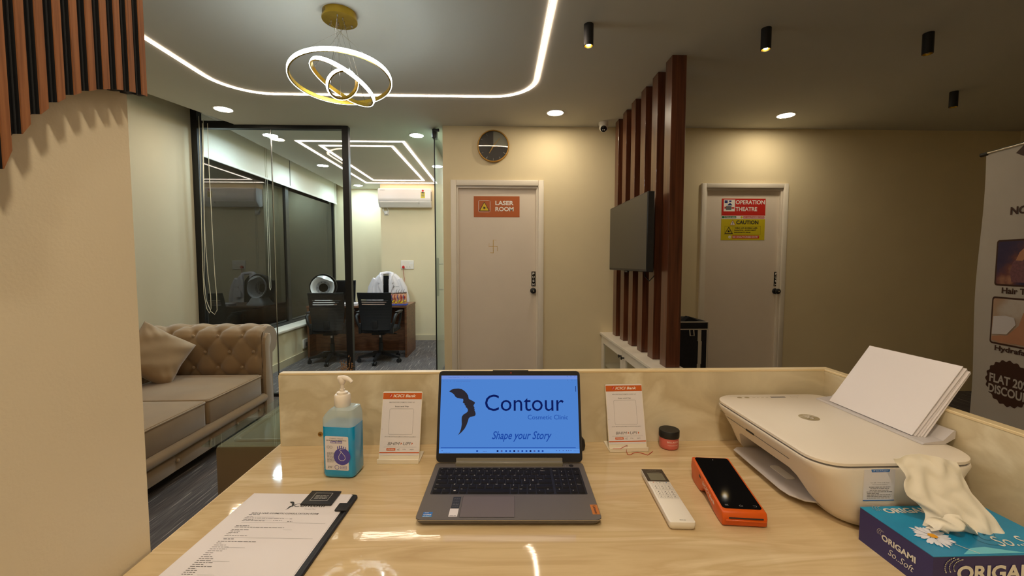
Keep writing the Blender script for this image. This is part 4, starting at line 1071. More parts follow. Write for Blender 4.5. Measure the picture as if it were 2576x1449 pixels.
# throw pillow
def pillow(u, v, s):
    a, b = u * 2 - 1, v * 2 - 1
    e = (1 - a ** 4) * (1 - b ** 4)
    pin = 1 - .10 * (1 - abs(a)) * abs(b) ** 3; pin2 = 1 - .10 * (1 - abs(b)) * abs(a) ** 3
    x, y = .215 * a * pin2, .215 * b * pin
    wr = (.007 * math.sin(9 * a + 6 * b) + .006 * math.sin(14 * (a - b)) * max(0, abs(a + b) - .5)) * (abs(a) + abs(b)) * .6 * e ** .5
    x, y = x * .90, y * .90
    return Vector((x, y, s * (.098 * max(e, 0) ** .5 + wr + .003)))
pm_ = MB().grid(lambda u, v: pillow(u, v, 1), 36, 36).grid(lambda u, v: pillow(u, v, -1), 36, 36)
pc = Vector((-2.605, 3.28, .675)); fwd = Vector((.82, -.50, .28)).normalized()
upv = (Vector((0, 0, 1)) - fwd * fwd.z).normalized(); rtv = upv.cross(fwd).normalized()
rot = Matrix((rtv, upv, fwd)).transposed().to_4x4()
pt = thing('throw_pillow', 'square taupe velvet throw pillow standing on its corner on the sofa', 'pillow', (pc.x, pc.y, .455))
obj('cover', pm_.xf(Matrix.Translation(pc) @ rot @ Matrix.Rotation(math.radians(52), 4, 'Z')), 'velvet2', pt, 80)

# coffee table: padded block with glass top
tb = thing('coffee_table', 'low upholstered table with a green edged glass top before the sofa', 'table', (-1.1, 2.55, 0))
GX0, GX1, GY0, GY1 = -1.52, -.80, 2.165, 3.10
M['tablefab'] = pm('olive_velvet', C(140, 114, 76), .75, var=.08, scale=5, sheen=.4)
obj('upholstered_base', MB().rbox(GX0 + .045, GX1 - .045, GY0 + .03, GY1 - .03, 0, .428, .02), 'tablefab', tb, 40)
obj('top_roll', MB().tube([Vector((x, y, .418)) for x, y in rrect(GX0 + .10, GX1 - .10, GY0 + .10, GY1 - .10, .05, 5)], .02, 10, True), 'velvet', tb, 60)
obj('glass_top', MB().rbox(GX0, GX1, GY0, GY1, .438, .448, .002, 1), 'glassgreen', tb)
vz = thing('dried_flower_vase', 'small vase of dried brown flower sprigs peeping over the counter riser', 'vase', (-.955, 2.62, .449))
obj('vase', MB().lathe([(.03, 0), (.05, .03), (.055, .08), (.035, .14), (.022, .17), (.026, .185)], (0, 0, 0), 20), 'base', vz, 60, True)
M['dried'] = pm('dried_flower', C(150, 112, 74), .9, var=.3, scale=40)
rnd = random.Random(3)
for k in range(9):
    a = rnd.uniform(0, 6.28); l = rnd.uniform(.16, .235); s_ = rnd.uniform(.02, .055)
    tip = Vector((s_ * math.cos(a), s_ * math.sin(a), .12 + l)); m = MB().tube([(0, 0, .05), tip * .55 + Vector((0, 0, .06)), tip], .0012, 5)
    for j in range(7):
        c = tip - Vector((0, 0, rnd.uniform(0, .09))) + Vector((rnd.uniform(-.018, .018), rnd.uniform(-.018, .018), rnd.uniform(-.005, .02)))
        m.sphere(c, rnd.uniform(.003, .006), 6)
    obj('sprig', m, 'dried', vz, 60, True)

# ================================================================== SLATTED PANEL ON THE NEAR WALL
sp = thing('fluted_panel', 'teak and black fluted wall panel cut in a curve on the near wall', 'wall panel', (-.60, .64, 1.5))
P0 = .0227; YE = .739; XW = -.605; XF = -.580
ACY, ACZ, ACR = .760, 1.405, .250
def arch(y):
    d = y - ACY
    return ACZ + math.sqrt(max(0.0, ACR * ACR - d * d))
M['slatblack'] = pm('fluted_panel_black', (.006, .006, .007), .6, var=.3, scale=60)
M['ribgrey'] = pm('rib_grey', (.05, .05, .052), .5)
y = YE - .001
for i in range(24):
    y1 = YE - i * P0; ymid = y1 - .006
    for j in range(1):
        ya, yb = y1 - .0100, y1
        za, zb = arch(ya), arch(yb)
        if ya < .20: continue
        pts_ = [(ya, za), (yb, zb), (yb, ZC - .002), (ya, ZC - .002)]
        obj('teak_slat', MB().prism(pts_, 'x', XF - .0016, XF), 'slat', sp)
        obj('slat_core', MB().prism(pts_, 'x', XF - .014, XF - .0017), 'slatblack', sp)
        yc_, yd = ya - (P0 - .0100), ya
        zc_ = arch(yc_)
        obj('black_groove', MB().prism([(yc_, zc_), (yd, za), (yd, ZC - .002), (yc_, ZC - .002)], 'x', XW - (.0 if yc_ > .73 else 0), XF - .012), 'slatblack', sp)
        ym = (yc_ + yd) / 2
        obj('fine_rib', MB().prism([(ya - .0009, za), (ya, za), (ya, ZC - .002), (ya - .0009, ZC - .002)], 'x', XF - .0085, XF - .0070), 'ribgrey', sp)
obj('backing_board', MB().prism([(.7305, arch(.7305) + .004), (.735, arch(.735) + .002), (YE, arch(YE) + .006), (YE, ZC - .002), (.7305, ZC - .002)], 'x', -.635, XF - .0145), 'slatblack', sp)

# ================================================================== RECEPTION COUNTER
TZ = .88; TX0, TX1, TY0, TYB = -.602, .935, .36, 1.15
ct_ = thing('reception_counter', 'beige stone-look reception counter with a raised riser at back and side', 'counter', (.17, .8, 0))
obj('worktop', MB().box(TX0, TX1, TY0, TYB + .018, TZ - .03, TZ), 'top', ct_)
RZ = 1.076
obj('back_riser', MB().box(-.593, .912, TYB, TYB + .018, TZ + .0002, RZ), 'riser', ct_)
obj('side_riser', MB().box(.912, .930, TY0, TYB + .018, TZ + .0002, RZ), 'riser', ct_)
obj('riser_cap', MB().rbox(-.593, .934, TYB - .001, TYB + .022, RZ, RZ + .006, .001, 1), 'edge', ct_)
obj('riser_cap', MB().rbox(.911, .934, TY0, TYB - .001, RZ, RZ + .006, .001, 1), 'edge', ct_)
obj('worktop_edge', MB().box(TX0 - .002, TX0, .73, TYB + .018, TZ - .03, TZ - .0005), 'edge', ct_)
obj('riser_end', MB().box(-.595, -.593, TYB, TYB + .018, TZ, RZ), 'edge', ct_)
obj('front_panel', MB().box(-.58, .93, TYB, TYB + .018, 0, TZ - .03), 'riser', ct_)
obj('side_panel', MB().box(.912, .930, TY0 + .05, TYB, 0, TZ - .03), 'riser', ct_)
obj('end_panel', MB().box(-.59, -.572, .74, TYB, 0, TZ - .03), 'riser', ct_)
sq = oy(806, 1092, TYB)
M['brass'] = pm('brass_screw', C(170, 132, 70), .35, metal=.9)
scw = obj('cover_screw', MB().lathe([(.0068, 0), (.0064, .0012), (.004, .002), (.0003, .0022)], (sq.x, TYB, sq.z), 20, (0, -1, 0)), 'brass', ct_, 40)
obj('cross_slot', MB().box(sq.x - .0032, sq.x + .0032, TYB - .0026, TYB - .0020, sq.z - .0006, sq.z + .0006).box(sq.x - .0006, sq.x + .0006, TYB - .0026, TYB - .0020, sq.z - .0032, sq.z + .0032), 'ink', scw)
# ================================================================== LAPTOP
M['lapgrey'] = pm('laptop_grey', C(104, 98, 94), .6, metal=.05, spec=.3, var=.02, scale=30)
M['lapdark'] = pm('laptop_dark', C(38, 36, 37), .6, spec=.25, var=.05, scale=30)
M['keycap'] = pm('keycap', C(28, 26, 27), .75, spec=.2, var=.05, scale=60)
M['pad'] = pm('touchpad', C(112, 102, 98), .5, metal=.05, spec=.3)
M['legend'] = pm('key_legend', C(206, 200, 190), .5)
def screen_mat():
    m = bpy.data.materials.new('laptop_display'); m.use_nodes = True; nt = m.node_tree; nt.nodes.clear()
    e = nt.nodes.new('ShaderNodeEmission'); o = nt.nodes.new('ShaderNodeOutputMaterial')
    e.inputs[0].default_value = (*C(84, 140, 222), 1); e.inputs[1].default_value = .82
    nt.links.new(e.outputs[0], o.inputs[0]); return m
M['display'] = screen_mat()
M['dispbar'] = em('display_bar', C(112, 142, 216), .95)
M['disptask'] = em('display_taskbar', C(94, 150, 226), .95)
M['dispnavy'] = em('display_navy', C(12, 26, 88), 1.0)
M['dispblue'] = em('display_midblue', C(30, 72, 160), 1.0)
M['dispink'] = em('display_logo', C(44, 40, 46), 1.0)
M['dispdim'] = em('display_dim', C(70, 92, 160), 1.0)
M['dispwhite'] = em('display_pale', C(190, 214, 240), 1.0)
lp = thing('laptop', 'grey laptop on the counter, screen showing a clinic home page', 'laptop', (.021, .891, TZ), math.radians(-1.75))
LW, LD = .355, .232
def ringz(z, d, r=.012): return [Vector((x, y, z)) for x, y in rrect(-LW / 2 + d, LW / 2 - d, -LD / 2 + d, LD / 2 - d, r, 4)]
obj('base', MB().loft([ringz(.0025, .012), ringz(.005, .004), ringz(.012, 0), ringz(.0148, .0005)]), 'lapgrey', lp, 40, True)
obj('palm_edge', MB().loft([ringz(.0130, -.0003), ringz(.0142, -.0003)], False), 'chrome', lp, 40, True)
for x in (-.14, .14):
    for y in (-.09, .09): obj('rubber_foot', MB().lathe([(.008, 0), (.008, .003)], (x, y, 0), 10), 'blackp', lp, None, True)
KT = .0148
S = Sheet(lp, (0, 0, KT), (1, 0, 0), (0, 1, 0), True, .00015)
kx0, kx1, ky0, ky1 = -.1625, .1625, -.0245, .0865
S.poly('keyboard_well', 'lapdark', rrect(kx0 - .003, kx1 + .003, ky0 - .003, ky1 + .003, .003), 1)
keys = []                                                   # (x0, x1, y0, y1, legend)
fh = .0105; pitch = (ky1 - ky0 - fh - .001) / 5; gap = .0022
mainw = .2585; npx = kx0 + mainw + .003
def row(y1, h, spec, x0, x1):
    tot = sum(s_[0] for s_ in spec); x = x0
    for wd, lg in spec:
        wx = (x1 - x0) * wd / tot
        keys.append((x + gap / 2, x + wx - gap / 2, y1 - h + gap / 2, y1 - gap / 2, lg)); x += wx
def one(t): return [(1.03, c) for c in t]
row(ky1, fh, [(1, 'Esc')] + [(.97, 'F%d' % i) for i in range(1, 13)] + [(1, 'Ins'), (1.3, 'Del')], kx0, kx0 + mainw)
row(ky1, fh, [(1, '')] * 4, npx, kx1)
ys = [ky1 - fh - .001 - i * pitch for i in range(5)]
row(ys[0], pitch, [(.85, '~')] + one('1234567890-=') + [(1.5, 'Backspace')], kx0, kx0 + mainw)
row(ys[1], pitch, [(1.35, 'Tab')] + one('QWERTYUIOP[]') + [(1.0, '\\')], kx0, kx0 + mainw)
row(ys[2], pitch, [(1.55, 'CapsLk')] + one("ASDFGHJKL;'") + [(1.8, 'Enter')], kx0, kx0 + mainw)
row(ys[3], pitch, [(2.1, 'Shift')] + one('ZXCVBNM,./') + [(2.15, 'Shift')], kx0, kx0 + mainw)
row(ys[4], pitch, [(1.15, 'Ctrl'), (1.05, 'Fn'), (1.05, '#'), (1, 'Alt'), (5.3, ''), (1, 'Alt'), (1.1, 'Ctrl'), (1.1, '<'), (1.1, '^'), (1.1, '>')], kx0, kx0 + mainw)
nw = (kx1 - npx) / 4
row(ys[0], pitch, [(1, 'Num'), (1, '/'), (1, '*'), (1, '-')], npx, kx1)
for r_, t in ((1, '789'), (2, '456'), (3, '123')): row(ys[r_], pitch, [(1, c) for c in t], npx, npx + nw * 3)
row(ys[4], pitch, [(2, '0'), (1, '.')], npx, npx + nw * 3)
row(ys[1], pitch * 2, [(1, '+')], npx + nw * 3, kx1); row(ys[3], pitch * 2, [(1, 'Enter')], npx + nw * 3, kx1)
for (a, b, c, d, lg) in keys:
    m = MB().loft([[Vector((x, y, z)) for x, y in rrect(a + q, b - q, c + q, d - q, min(.0022, (d - c) * .3), 2)] for z, q in ((KT + .0002, 0), (KT + .0011, .0001), (KT + .0014, .0005))])
    obj('key', m, 'keycap', lp, 40, True)
    if lg == '#':
        for i in range(2):
            for j in range(2): S.rect('key_legends', 'legend', (a + b) / 2 - .0022 + i * .0023, (a + b) / 2 - .0022 + i * .0023 + .002, (c + d) / 2 - .0022 + j * .0023, (c + d) / 2 - .0002 + j * .0023, 11)
    elif lg:
        hh = .0036 if len(lg) == 1 else (.0020 if lg[0] == 'F' and len(lg) > 1 or (d - c) < .0095 else .0023)
        if lg in '-=,.;\'~^+*/': hh = None
        if hh: S.txt('key_legends', 'legend', lg, a + (b - a) * .22 if len(lg) == 1 else a + .0018, d - .0018 - (hh or 0), None, hh, 11, .01)
        else: S.txt('key_legends', 'legend', lg, a + (b - a) * .3, (c + d) / 2, .0022, None, 11, .01)
S.poly('touchpad', 'pad', rrect(-.0945, .0115, -.108, -.034, .002), 2)
S.ring('touchpad_edge', 'lapdark', rrect(-.0945, .0115, -.108, -.034, .002), .0005, 3)
# stickers
S.rect('spec_sticker', 'ink', -.1145, -.0985, -.078, -.037, 2)
for k in range(6): S.words('spec_print', 'inkg', -.1125, -.1005, -.044 - k * .0055, .0018, 3)
S.rect('white_sticker', 'paper', -.1155, -.0985, -.106, -.079, 2); S.words('sticker_print', 'ink', -.1135, -.1005, -.1035, .0016, 3)
M['intel'] = pm('sticker_blue', C(24, 104, 182), .4); M['intel2'] = pm('sticker_light_blue', C(60, 150, 214), .4)
S.poly('processor_sticker', 'intel', rrect(-.1655, -.1475, -.107, -.0905, .001), 2)
S.rect('processor_sticker_foot', 'intel2', -.1655, -.1475, -.107, -.1035, 3)
S.txt('processor_name', 'inkw', 'intel', -.1625, -.0945, .007, None, 4); S.txt('processor_name', 'inkw', 'CORE', -.1640, -.1020, .015, .0042, 4, .02)
S.words('processor_print', 'inkw', -.1640, -.150, -.1062, .0016, 4)
M['badge'] = pm('badge_copper', C(206, 122, 48), .35, metal=.5)
S.rect('maker_badge', 'badge', .1625, .1765, -.0985, -.0655, 2); S.flush()
S2 = Sheet(lp, (.1655, -.069, KT + .0004), (0, -1, 0), (1, 0, 0), True, .0002)
S2.txt('maker_name', 'ink', 'Lenovo', .001, .0018, .026, .0058, 1, .01); S2.flush()
obj('power_button', MB().lathe([(.0055, KT), (.0055, KT + .0008), (.001, KT + .0008)], (.148, .098, 0), 20), 'lapdark', lp, 40, True)
obj('power_led', MB().box(.1335, .1345, .0965, .0975, KT, KT + .0003), 'inkw', lp, None, True)
# lid
M['hingegrey'] = pm('hinge_grey', C(128, 122, 106), .45, spec=.4)
TL = math.radians(15.5); LH = .2225
LM = Matrix.Translation((0, .107, KT - .002)) @ Matrix.Rotation(-TL, 4, 'X')   # lid local: x across, z up, -y towards the viewer
obj('hinge_bar', MB().rbox(-.128, .128, .095, .111, KT - .004, KT + .0095, .002, 1), 'hingegrey', lp, 40, True)
obj('hinge_cover', MB().rbox(-.128, .128, -.0055, .0002, .004, .0165, .001, 1).xf(LM), 'hingegrey', lp, 40, True)
lid = obj('lid', MB().loft([[Vector((x, y, z)) for x, z in rrect(-LW / 2 + .0005 + d, LW / 2 - .0005 - d, .006 + d, LH - d, .010, 4)] for y, d in ((-.0005, .0005), (0, 0), (.004, 0), (.0058, .003))]).xf(LM), 'lapgrey', lp, 40, True)
obj('bezel', MB().loft([[Vector((x, y, z)) for x, z in rrect(-LW / 2 + .001 + d, LW / 2 - .001 - d, .0065 + d, LH - .0005 - d, .0095, 4)] for y, d in ((-.0012, .0004), (-.0004, 0))]).xf(LM), 'lapdark', lid, 40, True)
obj('webcam_bar', MB().rbox(-.042, .048, -.001, .004, LH - .0005, LH + .0018, .0008, 1).xf(LM), 'lapdark', lid, None, True)
obj('webcam', MB().lathe([(.0016, .0012), (.0014, .0018), (.0003, .0019)], (.004, 0, LH - .005), 12, (0, -1, 0)).xf(LM), 'mred', lid, None, True)
sx0, sx1, sz0, sz1 = -LW / 2 + .0070, LW / 2 - .0070, .0265, LH - .0115
q_ = LM.to_3x3()
S = Sheet(lid, LM @ Vector((sx0, -.0013, sz0)), q_ @ Vector((1, 0, 0)), q_ @ Vector((0, 0, 1)), True, .0001)
SWd, SHt = sx1 - sx0, sz1 - sz0
def su(x): return (x - 318) / (2535 - 318) * SWd              # from the zoomed view of the screen
def sv(y): return (1285 - y) / (1285 - 8) * SHt
S.rect('display', 'display', 0, SWd, 0, SHt, 1)
S.rect('browser_bar', 'dispbar', 0, SWd, sv(70), SHt, 2); S.rect('taskbar', 'disptask', 0, SWd, 0, sv(1215), 2)
S.rect('scroll_line', 'dispblue', su(345), su(2475), sv(1202), sv(1192), 3); S.rect('scroll_thumb', 'dispnavy', su(2500), su(2508), sv(280), sv(185), 3)
face = [(452, 275), (490, 245), (530, 232), (600, 227), (655, 238), (700, 268), (735, 305), (760, 345), (772, 402), (800, 415), (845, 440), (872, 458), (868, 480), (852, 505), (850, 520), (862, 535), (868, 545), (860, 556), (872, 570), (866, 588), (875, 605), (886, 640), (884, 668), (870, 684), (840, 690), (800, 700), (778, 720), (765, 770), (745, 830), (715, 890), (670, 945), (608, 998), (640, 945), (658, 890), (668, 820), (664, 740), (666, 695), (690, 660), (735, 632), (758, 610), (762, 580), (745, 552), (722, 535), (728, 520), (705, 498), (708, 480), (676, 462), (684, 430), (680, 402), (640, 396), (585, 385), (555, 365), (530, 325), (495, 298)]
LOGO = [((x - 452) / 434.0, (998 - y) / 434.0) for x, y in face]
LOGO_H = 771 / 434.0
S.poly('face_logo', 'dispink', [(su(x), sv(y)) for x, y in face], 4)
S.txt('brand_lettering', 'dispnavy', 'Contour', su(1035), sv(600), su(2302) - su(1035), sv(330) - sv(600), 4)
S.txt('clinic_lettering', 'dispblue', 'Cosmetic Clinic', su(1722), sv(740), su(2366) - su(1722), sv(665) - sv(740), 4)
S.txt('motto_lettering', 'dispblue', 'Shape your Story', su(1152), sv(1100), su(2100) - su(1152), sv(930) - sv(1100), 4, .012, .35)
S.txt('browser_lettering', 'dispdim', 'Contour Cosmetic Clinic', su(432), sv(46), su(615) - su(432), sv(28) - sv(46), 4)
S.txt('browser_lettering', 'dispdim', 'contourcosmeticclinic.com', su(558), sv(108), su(795) - su(558), sv(92) - sv(108), 4)
for x in (358, 412, 464, 526): S.ring('browser_icons', 'dispdim', [(su(x) + .0009 * math.cos(i * 1.05), sv(100) + .0009 * math.sin(i * 1.05)) for i in range(6)], .0004, 4)
for x in (700, 752, 2370, 2430, 2495): S.rect('browser_icons', 'dispdim', su(x) - .0007, su(x) + .0007, sv(36 if x < 1000 else 20) - .0007, sv(36 if x < 1000 else 20) + .0007, 4)
for x in (2376, 2446, 2495): S.disc('browser_icons', 'dispdim', su(x), sv(86), .0008, 4, 10)
for i, x in enumerate((920, 1242, 1306, 1377, 1440, 1505, 1570, 1632, 1697, 1760, 1823, 1890, 1952)):
    S.rrect('taskbar_icons', ('dispblue', 'dispnavy', 'dispdim', 'dispblue')[i % 4], su(x) - .0021, su(x) + .0021, sv(1248) - .0021, sv(1248) + .0021, .0007, 4)
S.txt('taskbar_lettering', 'dispdim', 'Search', su(1010), sv(1262), su(1072) - su(1010), None, 4)
for x in (368, 2172, 2218, 2275, 2328, 2362, 2398): S.disc('taskbar_icons', 'dispdim', su(x), sv(1240), .0012, 4, 10)
S.words('taskbar_print', 'dispdim', su(2440), su(2525), sv(1250), .0014, 4); S.words('taskbar_print', 'dispdim', su(385), su(495), sv(1272), .0012, 4)
S.flush()
ms = thing('computer_mouse', 'black rounded mouse mostly hidden behind the laptop screen', 'mouse', (.197, 1.112, TZ), 0)
obj('shell', MB().loft([[Vector((x, y, z)) for x, y in rrect(-.034 + d, .034 - d, -.022 + d * .6, .022 - d * .6, .018 - d * .3, 4)] for z, d in ((.001, .002), (.012, 0), (.024, .002), (.033, .009), (.037, .02))]), 'blackp', ms, 60, True)
obj('scroll_wheel', MB().cyl((-.004, -.006, .036), (.004, -.006, .036), .005, 12), 'lapdark', ms, 40, True)

# ================================================================== HAND SANITISER
M['bottle'] = pane_mat('bottle_plastic', (.86, .93, .95), 1.3, .15, .40, C(214, 230, 232))
M['liquid'] = pm('blue_liquid', C(0, 158, 222), .22, var=.03, scale=4, spec=.5, coat=.4)
M['pump'] = pm('pump_white', C(238, 228, 214), .35)
M['violet'] = pm('label_violet', C(84, 76, 166), .5, var=.1, scale=20)
sb_ = thing('sanitiser_bottle', 'clear pump bottle of blue hand sanitiser standing on the counter', 'bottle', (-.3690, .9975, TZ), math.radians(-7))
def brect(z, hw, hd, r=.012, ox_=0): return [Vector((x + ox_, y, z)) for x, y in rrect(-hw, hw, -hd, hd, r, 4)]
HW, HD = .0385, .030
obj('bottle_shoulder', MB().loft([brect(.1222, HW, HD), brect(.140, HW, HD), brect(.150, HW - .004, HD - .001, .012, .0025), brect(.160, HW - .010, HD - .004, .010, .006), brect(.163, HW - .017, HD - .010, .009, .006)]), 'bottle', sb_, 40, True)
obj('blue_liquid', MB().loft([brect(.0005, HW - .007, HD - .007), brect(.004, HW - .002, HD - .002), brect(.011, HW, HD), brect(.122, HW, HD)]), 'liquid', sb_, 40, True)
obj('collar', MB().lathe([(.0165, .150), (.0170, .165), (.0185, .168), (.0185, .188), (.0165, .191), (.0125, .191), (.0125, .196), (.009, .197), (.0055, .198), (.0055, .203)], (0, 0, 0), 28), 'pump', sb_, 40, True)
obj('pump_stem', MB().lathe([(.0042, .196), (.0042, .214), (.0065, .216), (.0085, .222), (.0085, .2285), (.006, .232), (.001, .233)], (0, 0, 0), 20), 'pump', sb_, 40, True)
obj('nozzle', MB().tube([(-.008, 0, .228), (.004, -.001, .230), (.014, -.003, .2285), (.022, -.005, .2255), (.027, -.006, .221)], [.006, .0062, .0055, .0045, .0038], 12), 'pump', sb_, 60, True)
S = Sheet(sb_, (-.029, -HD - .0004, .021), (1, 0, 0), (0, 0, 1), True, .0002)
lw_, lh_ = .056, .080
S.rrect('label', 'paper', 0, lw_, 0, lh_, .003, 1)
S.disc('hand_emblem', 'violet', lw_ * .72, lh_ * .41, lw_ * .36, 2)
S.txt('lettering', 'ink', '2 Propanol, 1 Propanol,', lw_ * .20, lh_ * .915, lw_ * .58, None, 3); S.words('fine_print', 'ink', lw_ * .06, lw_ * .92, lh_ * .875, .0016, 3)
S.rect('name_band', 'violet', lw_ * .24, lw_ * .74, lh_ * .795, lh_ * .865, 2); S.txt('lettering', 'inkw', 'Sterillium', lw_ * .26, lh_ * .806, lw_ * .46, lh_ * .05, 3, .01)
for k in range(5): S.rrect('finger_marks', 'violet', lw_ * (.52 + .085 * k), lw_ * (.56 + .085 * k), lh_ * (.62 + .02 * (2 - abs(k - 1.5))), lh_ * (.70 + .022 * (2 - abs(k - 1.5))), .001, 2)
S.ring('drop_emblem', 'inkw', [(lw_ * .70, lh_ * .56), (lw_ * .58, lh_ * .42), (lw_ * .58, lh_ * .34), (lw_ * .66, lh_ * .29), (lw_ * .78, lh_ * .29), (lw_ * .86, lh_ * .35), (lw_ * .84, lh_ * .43), (lw_ * .62, lh_ * .60), (lw_ * .68, lh_ * .63), (lw_ * .92, lh_ * .655)], .0009, 3, False)
for k in range(9): S.words('fine_print', 'inkg', lw_ * .08, lw_ * (.36 + .1 * (k % 2)), lh_ * (.52 - .035 * k), .0014, 4)
S.txt('lettering', 'inkg', 'RW', lw_ * .10, lh_ * .05, lw_ * .2, lh_ * .075, 3, .0, .4); S.ring('seal', 'violet', [(lw_ * .49 + .005 * math.cos(i * .7), lh_ * .09 + .005 * math.sin(i * .7)) for i in range(9)], .0009, 3)
S.ring('stamp_box', 'violet', [(lw_ * .64, lh_ * .05), (lw_ * .90, lh_ * .05), (lw_ * .90, lh_ * .13), (lw_ * .64, lh_ * .13)], .0006, 3); S.words('fine_print', 'violet', lw_ * .66, lw_ * .89, lh_ * .08, .002, 3)
for k in range(2): S.ring('hand_outline', 'inkg', [(lw_ * (.14 + .12 * k) + .0035 * math.cos(i), lh_ * .68 + .003 * math.sin(i)) for i in range(6)], .0004, 3)
S.flush()

# ================================================================== PAYMENT STANDS
M['standw'] = pm('stand_white_acrylic', C(236, 226, 206), .3)
M['headerorange'] = ramp_mat('header_orange_gradient', [(.3, C(214, 110, 24)), (.7, C(178, 52, 20))], 2, rough=.4)
def pay_stand(label, loc, rz, group):
    t = thing('payment_stand', label, 'sign stand', loc, rz, group)
    w_ = .104; hw = w_ / 2
    obj('base_plate', MB().rbox(-hw, hw, -.003, .062, 0, .004, .001, 1), 'standw', t, 40, True)
    obj('front_lip', MB().rbox(-hw, hw, -.004, 0, 0, .012, .001, 1), 'standw', t, 40, True)
    pl = Matrix.Translation((0, .006, .003)) @ Matrix.Rotation(math.radians(-17), 4, 'X')
    H = .170
    obj('upright_plate', MB().loft([[Vector((x, y, z)) for x, z in rrect(-hw + .001 + d, hw - .001 - d, 0, H - d, .004, 3)] for y, d in ((0, 0), (.003, 0))]).xf(pl), 'standw', t, 40, True)
    q = pl.to_3x3(); W = w_ - .002
    S = Sheet(t, pl @ Vector((-hw + .001, -.0002, 0)), q @ Vector((1, 0, 0)), q @ Vector((0, 0, 1)), True, .0002)
    S.rrect('card', 'paper', .001, W - .001, .014, H - .001, .003, 1)
    S.rect('header_band', 'headerorange', .001, W - .001, H * .885, H - .004, 2)
    S.txt('header_lettering', 'inkw', 'ICICI Bank', W * .27, H * .913, W * .57, H * .042, 3, .02, .25)
    S.disc('header_emblem', 'red', W * .21, H * .935, W * .035, 3, 16, H * .03); S.txt('header_emblem_i', 'inkw', 'i', W * .195, H * .915, None, H * .038, 4, .02, .35)
    S.txt('lettering', 'inkg', 'M/S.CONTOUR COSMETIC CLINIC LLP', W * .5, H * .832, W * .64, H * .014, 3, .01, 0, 'C')
    S.txt('lettering', 'inkg', 'Scan and Pay', W * .5, H * .765, W * .35, H * .022, 3, .02, 0, 'C')
    S.ring('code_frame', 'inkg', rrect(W * .20, W * .80, H * .375, H * .745, .003, 3), .0004, 3)
    S.txt('lettering', 'inkg', 'UPI ID: MSCONTOURCOSMETICCLINICLLP.eazypay@icici', W * .5, H * .335, W * .78, H * .013, 3, .01, 0, 'C')
    S.txt('lettering', 'inkg', 'BHIM', W * .20, H * .225, W * .30, H * .042, 3, .0, .25); S.poly('pay_arrow', 'orange', [(W * .52, H * .228), (W * .555, H * .246), (W * .53, H * .266)], 3)
    S.txt('lettering', 'inkg', 'UPI', W * .58, H * .225, W * .19, H * .042, 3, .0, .25); S.poly('pay_arrow', 'orange', [(W * .79, H * .228), (W * .825, H * .246), (W * .80, H * .266)], 3)
    S.rect('rule', 'inkg', W * .10, W * .92, H * .198, H * .2, 3)
    S.rect('app_tag', 'orange', W * .18, W * .40, H * .148, H * .182, 3); S.txt('app_lettering', 'inkw', 'iMobile', W * .205, H * .156, W * .17, H * .018, 4)
    S.txt('app_lettering', 'inkg', 'eZ', W * .45, H * .153, None, H * .022, 3); S.txt('app_lettering', 'inkg', 'G Pay', W * .58, H * .155, None, H * .018, 3); S.txt('app_lettering', 'inkg', 'paytm', W * .76, H * .153, None, H * .018, 3)
    S.rect('foot_band', 'orange', .001, W - .001, H * .112, H * .128, 3)
    S.words('edge_print', 'inkg', W * .03, W * .05, H * .45, .001, 3); S.flush()
    return t
a, b = oz(948, 1168, TZ), oz(1053, 1168, TZ)
pay_stand('white payment card stand with orange header between sanitiser bottle and laptop', ((a.x + b.x) / 2, (a.y + b.y) / 2 + .004, TZ), math.radians(-2), 'payment card stands')
a, b = oz(1536, 1138, TZ), oz(1630, 1137, TZ)
pay_stand('white payment card stand with orange header and a red thread at its foot', ((a.x + b.x) / 2, (a.y + b.y) / 2 + .004, TZ), math.radians(1), 'payment card stands')
th = [oz(x, y, TZ + .0012) for x, y in ((1577, 1130), (1574, 1136), (1578, 1142), (1585, 1142), (1592, 1138), (1602, 1136), (1612, 1138), (1622, 1141), (1628, 1143), (1634, 1139), (1640, 1134))]
for p in th[2:]: p.y -= .004
pp0 = th[0] + Vector((0, -.002, .012))
tag(obj('red_thread', MB().tube([oz(1541, 1128, TZ + .014) + Vector((0, -.002, 0)), oz(1560, 1128, TZ + .0145) + Vector((0, -.002, 0)), pp0, th[1] + Vector((0, -.006, .004))] + th[2:], .0007, 5), 'redplug', None, 60), 'thin red thread lying at the foot of the payment stand beside the jar', 'thread')
# cream jar
M['pinklabel'] = pm('jar_pink', C(206, 104, 92), .3, var=.04, scale=10)
p = oz(1676, 1118, TZ)
jr = thing('cream_jar', 'small pink cream jar with a black lid on the counter', 'jar', (p.x, 1.112, TZ))
obj('jar_body', MB().lathe([(.020, 0), (.0235, .002), (.025, .006), (.025, .030), (.0235, .033)], (0, 0, 0), 32), 'pinklabel', jr, 40, True)
obj('lid', MB().lathe([(.0245, .031), (.0262, .0315), (.0265, .033), (.0265, .049), (.0255, .0505), (.001, .0505)], (0, 0, 0), 36), 'blackp', jr, 40, True)
m1, m2 = MB(), MB()
def jtext(m, t, z, h, a0, a1):
    v, f, x0_, x1_, y0_, y1_ = glyphs(t, .0)
    m.add([(.02515 * math.sin(a0 + (a1 - a0) * (p_[0] - x0_) / (x1_ - x0_)), -.02515 * math.cos(a0 + (a1 - a0) * (p_[0] - x0_) / (x1_ - x0_)), z + h * (p_[1] - y0_) / (y1_ - y0_)) for p_ in v], f)
jtext(m1, 'BELLAVITA', .021, .0042, -.55, .75); jtext(m1, 'CLEANSING CREAM', .0135, .0022, -.5, .7)
obj('jar_lettering', m1, 'inkw', jr, None, True)

